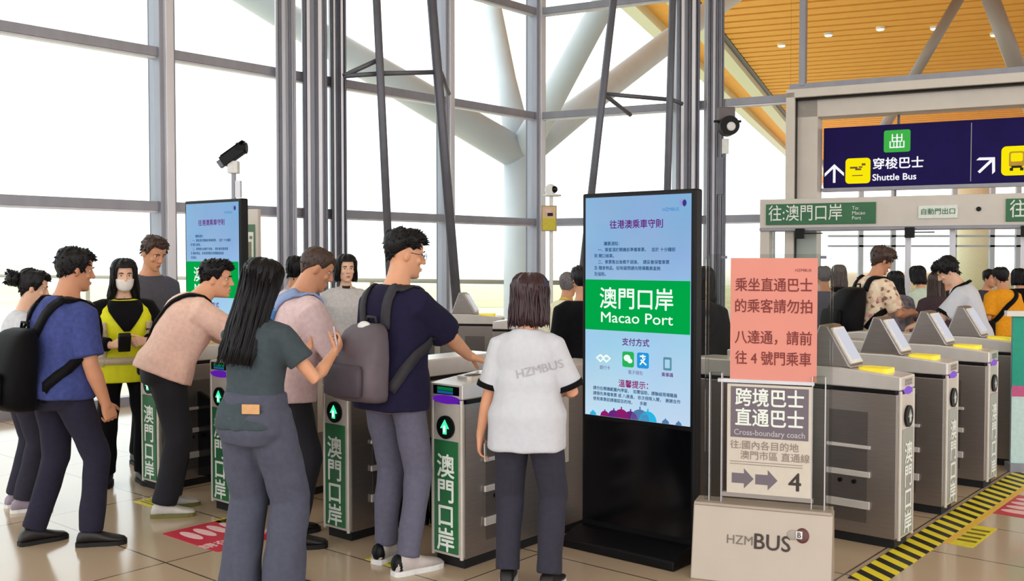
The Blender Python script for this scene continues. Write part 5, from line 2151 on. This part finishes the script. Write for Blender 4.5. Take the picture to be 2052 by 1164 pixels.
# staff woman in the white shirt
pos, hd = (.075, 4.80, 0), 12
f = Fig(1.53, 'f', lean=0, lean2=3, head=(0, 4, 0), build=.98)
f.set_leg(-1, (-.1, 0), -8)
f.set_leg(1, (.11, -.02), 10)
f.set_arm(-1, f.shoulder(-1) + V((-.12, .02, -.46)), hint=(-.5, -1, 0), curl=.45, D=(-.04, .12, -1), N=(1, .1, 0))
f.set_arm(1, V((.15, .24, .93)), hint=(.5, -.9, -.4), D=(-.5, .8, -.1), N=(-.5, 0, -.8), curl=.5)
p = Person('woman in a white staff shirt with bobbed brown hair, seen from behind', pos, hd, f, SKIN)
p.trousers(cloth('dark_grey_jeans', (58, 56, 68)), thigh=.1, knee=.082, ankle=.07, seed=71)
TRIM = cloth('black_trim', (18, 16, 18))
p.shirt(cloth('white_staff_shirt', (208, 209, 217), var=.03), 'staff_shirt', hem=-.155, sleeve=.86, sease=.02, ease=.03, cuff=TRIM, seed=72, sl_flare=.012, wr=.008, waist=.016)
p.shoes(mat('black_shoe', (20, 18, 20), .5), WHITE)
p.hair(hair_long(f.headM, 2, .16, .033, .04, 58, .066, .002, 90), HAIR_B)


def print_on_back(p, body, size, t, dx, m, name='shirt_print', rotz=0.0):
    me = text_mesh(body, size)
    fr = p.fig.frame(t)
    o = fr[0]
    vs = []
    for v in me.vertices:
        x, z = v.co.x, v.co.y
        c, sn = math.cos(rotz), math.sin(rotz)
        x, z = x * c - z * sn, x * sn + z * c
        a = o + fr[1] * (x + dx) + fr[3] * z
        h = p.bvh.ray_cast(a - fr[2] * .6, fr[2])
        q = h[0] - fr[2] * .003 if h[0] is not None else a - fr[2] * .15
        vs.append(q)
    for v, q in zip(me.vertices, vs):
        v.co = q
    return link(name, me, m, p.root)


print_on_back(p, 'HZMBUS', .058, .285, .075, mat('shirt_grey_print', (178, 174, 178), .7), rotz=R(14))
phone(p, -1, 'white card in the lowered hand of the woman in the staff shirt', WHITE, (.055, .085, .004), along=(0, .1, -1), name='white_card')

# grey haired person in pale yellow beyond her, and the person in black beside
pos, hd = ((1130 - CX) / FPX * 8.3, 8.3, 0), 25
f = Fig(1.50, 'm', lean=5, lean2=12, head=(0, 5, 0))
p = Person('grey haired person in a pale cream top with a yellow collar', pos, hd, f, SKIN_T, fine=False)
p.trousers(BLACKC)
p.shirt(cloth('cream_top', (238, 232, 200)), seed=81, sleeve=1.8, ease=.035, collar=mat('lime_collar', (206, 206, 70), .8))
p.shoes(BLACK, RUBBER)
p.hair(hair_short(f.headM, 25, .014, .066, -.01, -.07, 160, .016), HAIR_G)
pos, hd = ((1172 - CX) / FPX * 7.5, 7.5, 0), -15
f = Fig(1.55, 'm', lean=2, lean2=6, build=1.1)
p = Person('person in black clothing standing just left of the tall screen kiosk', pos, hd, f, SKIN_T, fine=False)
p.trousers(BLACKC)
p.shirt(BLACKC, 'jacket', seed=83, sleeve=1.85, sease=.026, ease=.035)
p.shoes(BLACK, RUBBER)
p.hair(hair_short(f.headM, 27, .018, .066, -.01, -.075, 140, .02), HAIR_K)
pos, hd = ((1408 - CX) / FPX * 7.45, 7.45, 0), 20
f = Fig(1.55, 'f', lean=2, lean2=5)
p = Person('dark haired person in black seen in the gap right of the tall screen kiosk', pos, hd, f, SKIN_T, fine=False)
p.trousers(BLACKC)
p.shirt(cloth('black_grey_jacket', (36, 34, 38)), 'jacket', seed=85, sleeve=1.85, ease=.03)
p.shoes(BLACK, RUBBER)
p.hair(hair_long(f.headM, 5, .2, .02, .05, 58, strands=40), HAIR_K)


# ------------------------------------------------------------------ people: beyond the right gates
def floral():
    m = bpy.data.materials.new('floral_shirt_cloth')
    m.use_nodes = True
    nt = m.node_tree
    b = nt.nodes['Principled BSDF']
    tc = nt.nodes.new('ShaderNodeTexCoord')
    vo = nt.nodes.new('ShaderNodeTexVoronoi')
    vo.inputs['Scale'].default_value = 30
    rp = nt.nodes.new('ShaderNodeValToRGB')
    rp.color_ramp.interpolation = 'CONSTANT'
    el = rp.color_ramp.elements
    el[0].position, el[0].color = 0, lin((240, 216, 186)) + (1,)
    el[1].position, el[1].color = .45, lin((226, 190, 166)) + (1,)
    for po, c in ((.62, (150, 110, 96)), (.72, (244, 228, 206)), (.86, (206, 140, 140))):
        k = el.new(po)
        k.color = lin(c) + (1,)
    nt.links.new(tc.outputs['Object'], vo.inputs['Vector'])
    nt.links.new(vo.outputs['Color'], rp.inputs[0])
    nt.links.new(rp.outputs[0], b.inputs['Base Color'])
    b.inputs['Roughness'].default_value = .85
    return m


def crowd(label, px, d, H, hd, sex, top, topm, hairf, hairm, skin=SKIN, fine=False, head=(0, 5, 0), lean=(2, 6), sleeve=.85, arm=None, extra=None, bottom=None, collar=None, cuff=None):
    pos = ((px - CX) / FPX * d, d, 0)
    f = Fig(H, sex, lean=lean[0], lean2=lean[1], head=head)
    if arm:
        for sd, a in arm.items():
            f.set_arm(sd, **a)
    p = Person(label, pos, hd, f, skin, fine=fine)
    p.trousers(bottom or BLACKC)
    p.shirt(topm, top, seed=int(px), sleeve=sleeve, ease=.028, sease=.024, collar=collar, cuff=cuff)
    p.shoes(BLACK, RUBBER)
    p.hair(hairf(f), hairm)
    return p


fwd = {1: dict(tgt=V((.16, .34, 1.08)), hint=(.7, -.7, -.6), D=(-.4, .8, .1), N=(-.5, 0, -.8), curl=.6), -1: dict(tgt=V((-.1, .36, 1.08)), hint=(-.7, -.7, -.6), D=(.4, .8, .1), N=(.4, 0, -.8), curl=.6)}
p = crowd('man in a floral shirt with a black backpack walking beyond the right gates', 1742, 9.4, 1.725, 72, 'm', 'floral_shirt', floral(), lambda f: hair_short(f.headM, 31, .026, .056, -.02, -.075, 260, .035, spike=.2), HAIR_BR, SKIN_T, True, (10, 24, 0), (4, 14), arm=fwd)
p.backpack('black backpack on the man in the floral shirt', cloth('black_backpack_fabric', (12, 11, 14)), -.06, .38, .36, .26)
p = crowd('staff member in a white shirt with black sleeve trim bending over beyond the right gates', 1952, 9.0, 1.66, -62, 'm', 'staff_shirt', cloth('white_staff_shirt', (226, 226, 232)), lambda f: hair_short(f.headM, 33, .026, .05, -.02, -.07, 300, .034, spike=.25), HAIR_K, SKIN_L, True, (-6, 36, 0), (10, 26), arm={1: dict(tgt=V((.12, .46, .98)), hint=(.8, -.6, -.6), D=(-.2, .9, -.3), N=(-.3, 0, -.9), curl=.5), -1: dict(tgt=V((-.14, .46, .98)), hint=(-.8, -.6, -.6), D=(.2, .9, -.3), N=(.3, 0, -.9), curl=.5)}, cuff=TRIM)
f = p.fig
anchor = f.surf(.3, 90, .03)
bag = p.item('lanyard', 'black lanyard round the neck of the bending staff member in white', 'lanyard', anchor)
mb = p.ribbon('strap', [(.22, 92, .035), (.34, 70), (.44, 50), (.49, 10, .02), (.497, 300, .02), (.497, 240, .02), (.49, 170, .02), (.44, 130), (.34, 110), (.22, 88, .035)], .025, BLACKC)
mb.build('strap', BLACKC, bag, True, off=anchor)
p = crowd('person in an orange T-shirt with a black shoulder strap, seen from behind', 2012, 11.2, 1.50, -8, 'm', 't_shirt', cloth('orange_tee', (238, 158, 36)), lambda f: hair_short(f.headM, 35, .02, .066, -.01, -.075, 200, .022), HAIR_K, SKIN_T, True)
f = p.fig
anchor = f.surf(.05, 180, .05)
bag = p.item('shoulder_bag', 'black shoulder bag with a diagonal strap on the person in the orange T-shirt', 'bag', anchor)
mb = p.ribbon('strap', [(.06, 195), (.16, 232), (.28, 262), (.4, 292), (.485, 325, .02), (.47, 45), (.36, 80), (.2, 120), (.06, 175)], .05, BLACKC)
mb.build('strap', BLACKC, bag, True, off=anchor)
mb = MB()
mb.box(f.surf(.0, 180, .06), (.08, .22, .18))
mb.build('pouch', BLACKC, bag, bevel=.02, off=anchor)
LONG = lambda ln, sd: (lambda f: hair_long(f.headM, sd, ln, .022, .07, 58, strands=50))
crowd('person in dark grey standing between the pink poster and the floral shirt man', 1654, 10.4, 1.52, 0, 'm', 'jacket', cloth('slate_jacket', (96, 96, 110)), lambda f: hair_short(f.headM, 41, .018, .066, -.01, -.075, 120, .02), HAIR_G, SKIN_T, sleeve=1.8)
crowd('person with long grey brown hair behind the black backpack of the floral shirt man', 1683, 11.5, 1.53, 10, 'f', 'jacket', BLACKC, LONG(.2, 3), mat('ash_brown_hair', (92, 82, 78), .6, 0, .3, 60), sleeve=1.8)
crowd('woman with black hair in a mottled grey blouse in front of the floral shirt man', 1803, 10.6, 1.47, -20, 'f', 'blouse', mat('mottled_grey_blouse', (120, 112, 124), .8, 0, .5, 18), LONG(.24, 4), HAIR_K)
crowd('person with black hair in a pale mint top beyond the middle right gate', 1848, 11.4, 1.52, -30, 'f', 't_shirt', cloth('mint_top', (206, 222, 206)), LONG(.12, 5), HAIR_K)
crowd('woman with long dark hair in a maroon grey top beyond the middle right gate', 1878, 10.3, 1.46, 15, 'f', 't_shirt', cloth('maroon_grey_top', (72, 56, 62)), LONG(.3, 7), HAIR_BR)
crowd('person with brown hair partly hidden by the bending staff member', 1908, 11.6, 1.49, -60, 'm', 'jacket', cloth('dark_brown_jacket', (60, 42, 42)), lambda f: hair_short(f.headM, 43, .018, .066, -.01, -.07, 120, .02), HAIR_BR, sleeve=1.8)
crowd('dark haired person in grey between the staff member and the orange T-shirt', 1976, 11.9, 1.47, 160, 'm', 'jacket', cloth('dim_grey_jacket', (70, 66, 74)), lambda f: hair_short(f.headM, 45, .018, .062, -.01, -.07, 120, .02), HAIR_K, sleeve=1.8)
crowd('dark haired person at the right edge beside the orange T-shirt', 2046, 12.15, 1.48, 5, 'f', 'jacket', BLACKC, LONG(.12, 8), HAIR_K, sleeve=1.8)
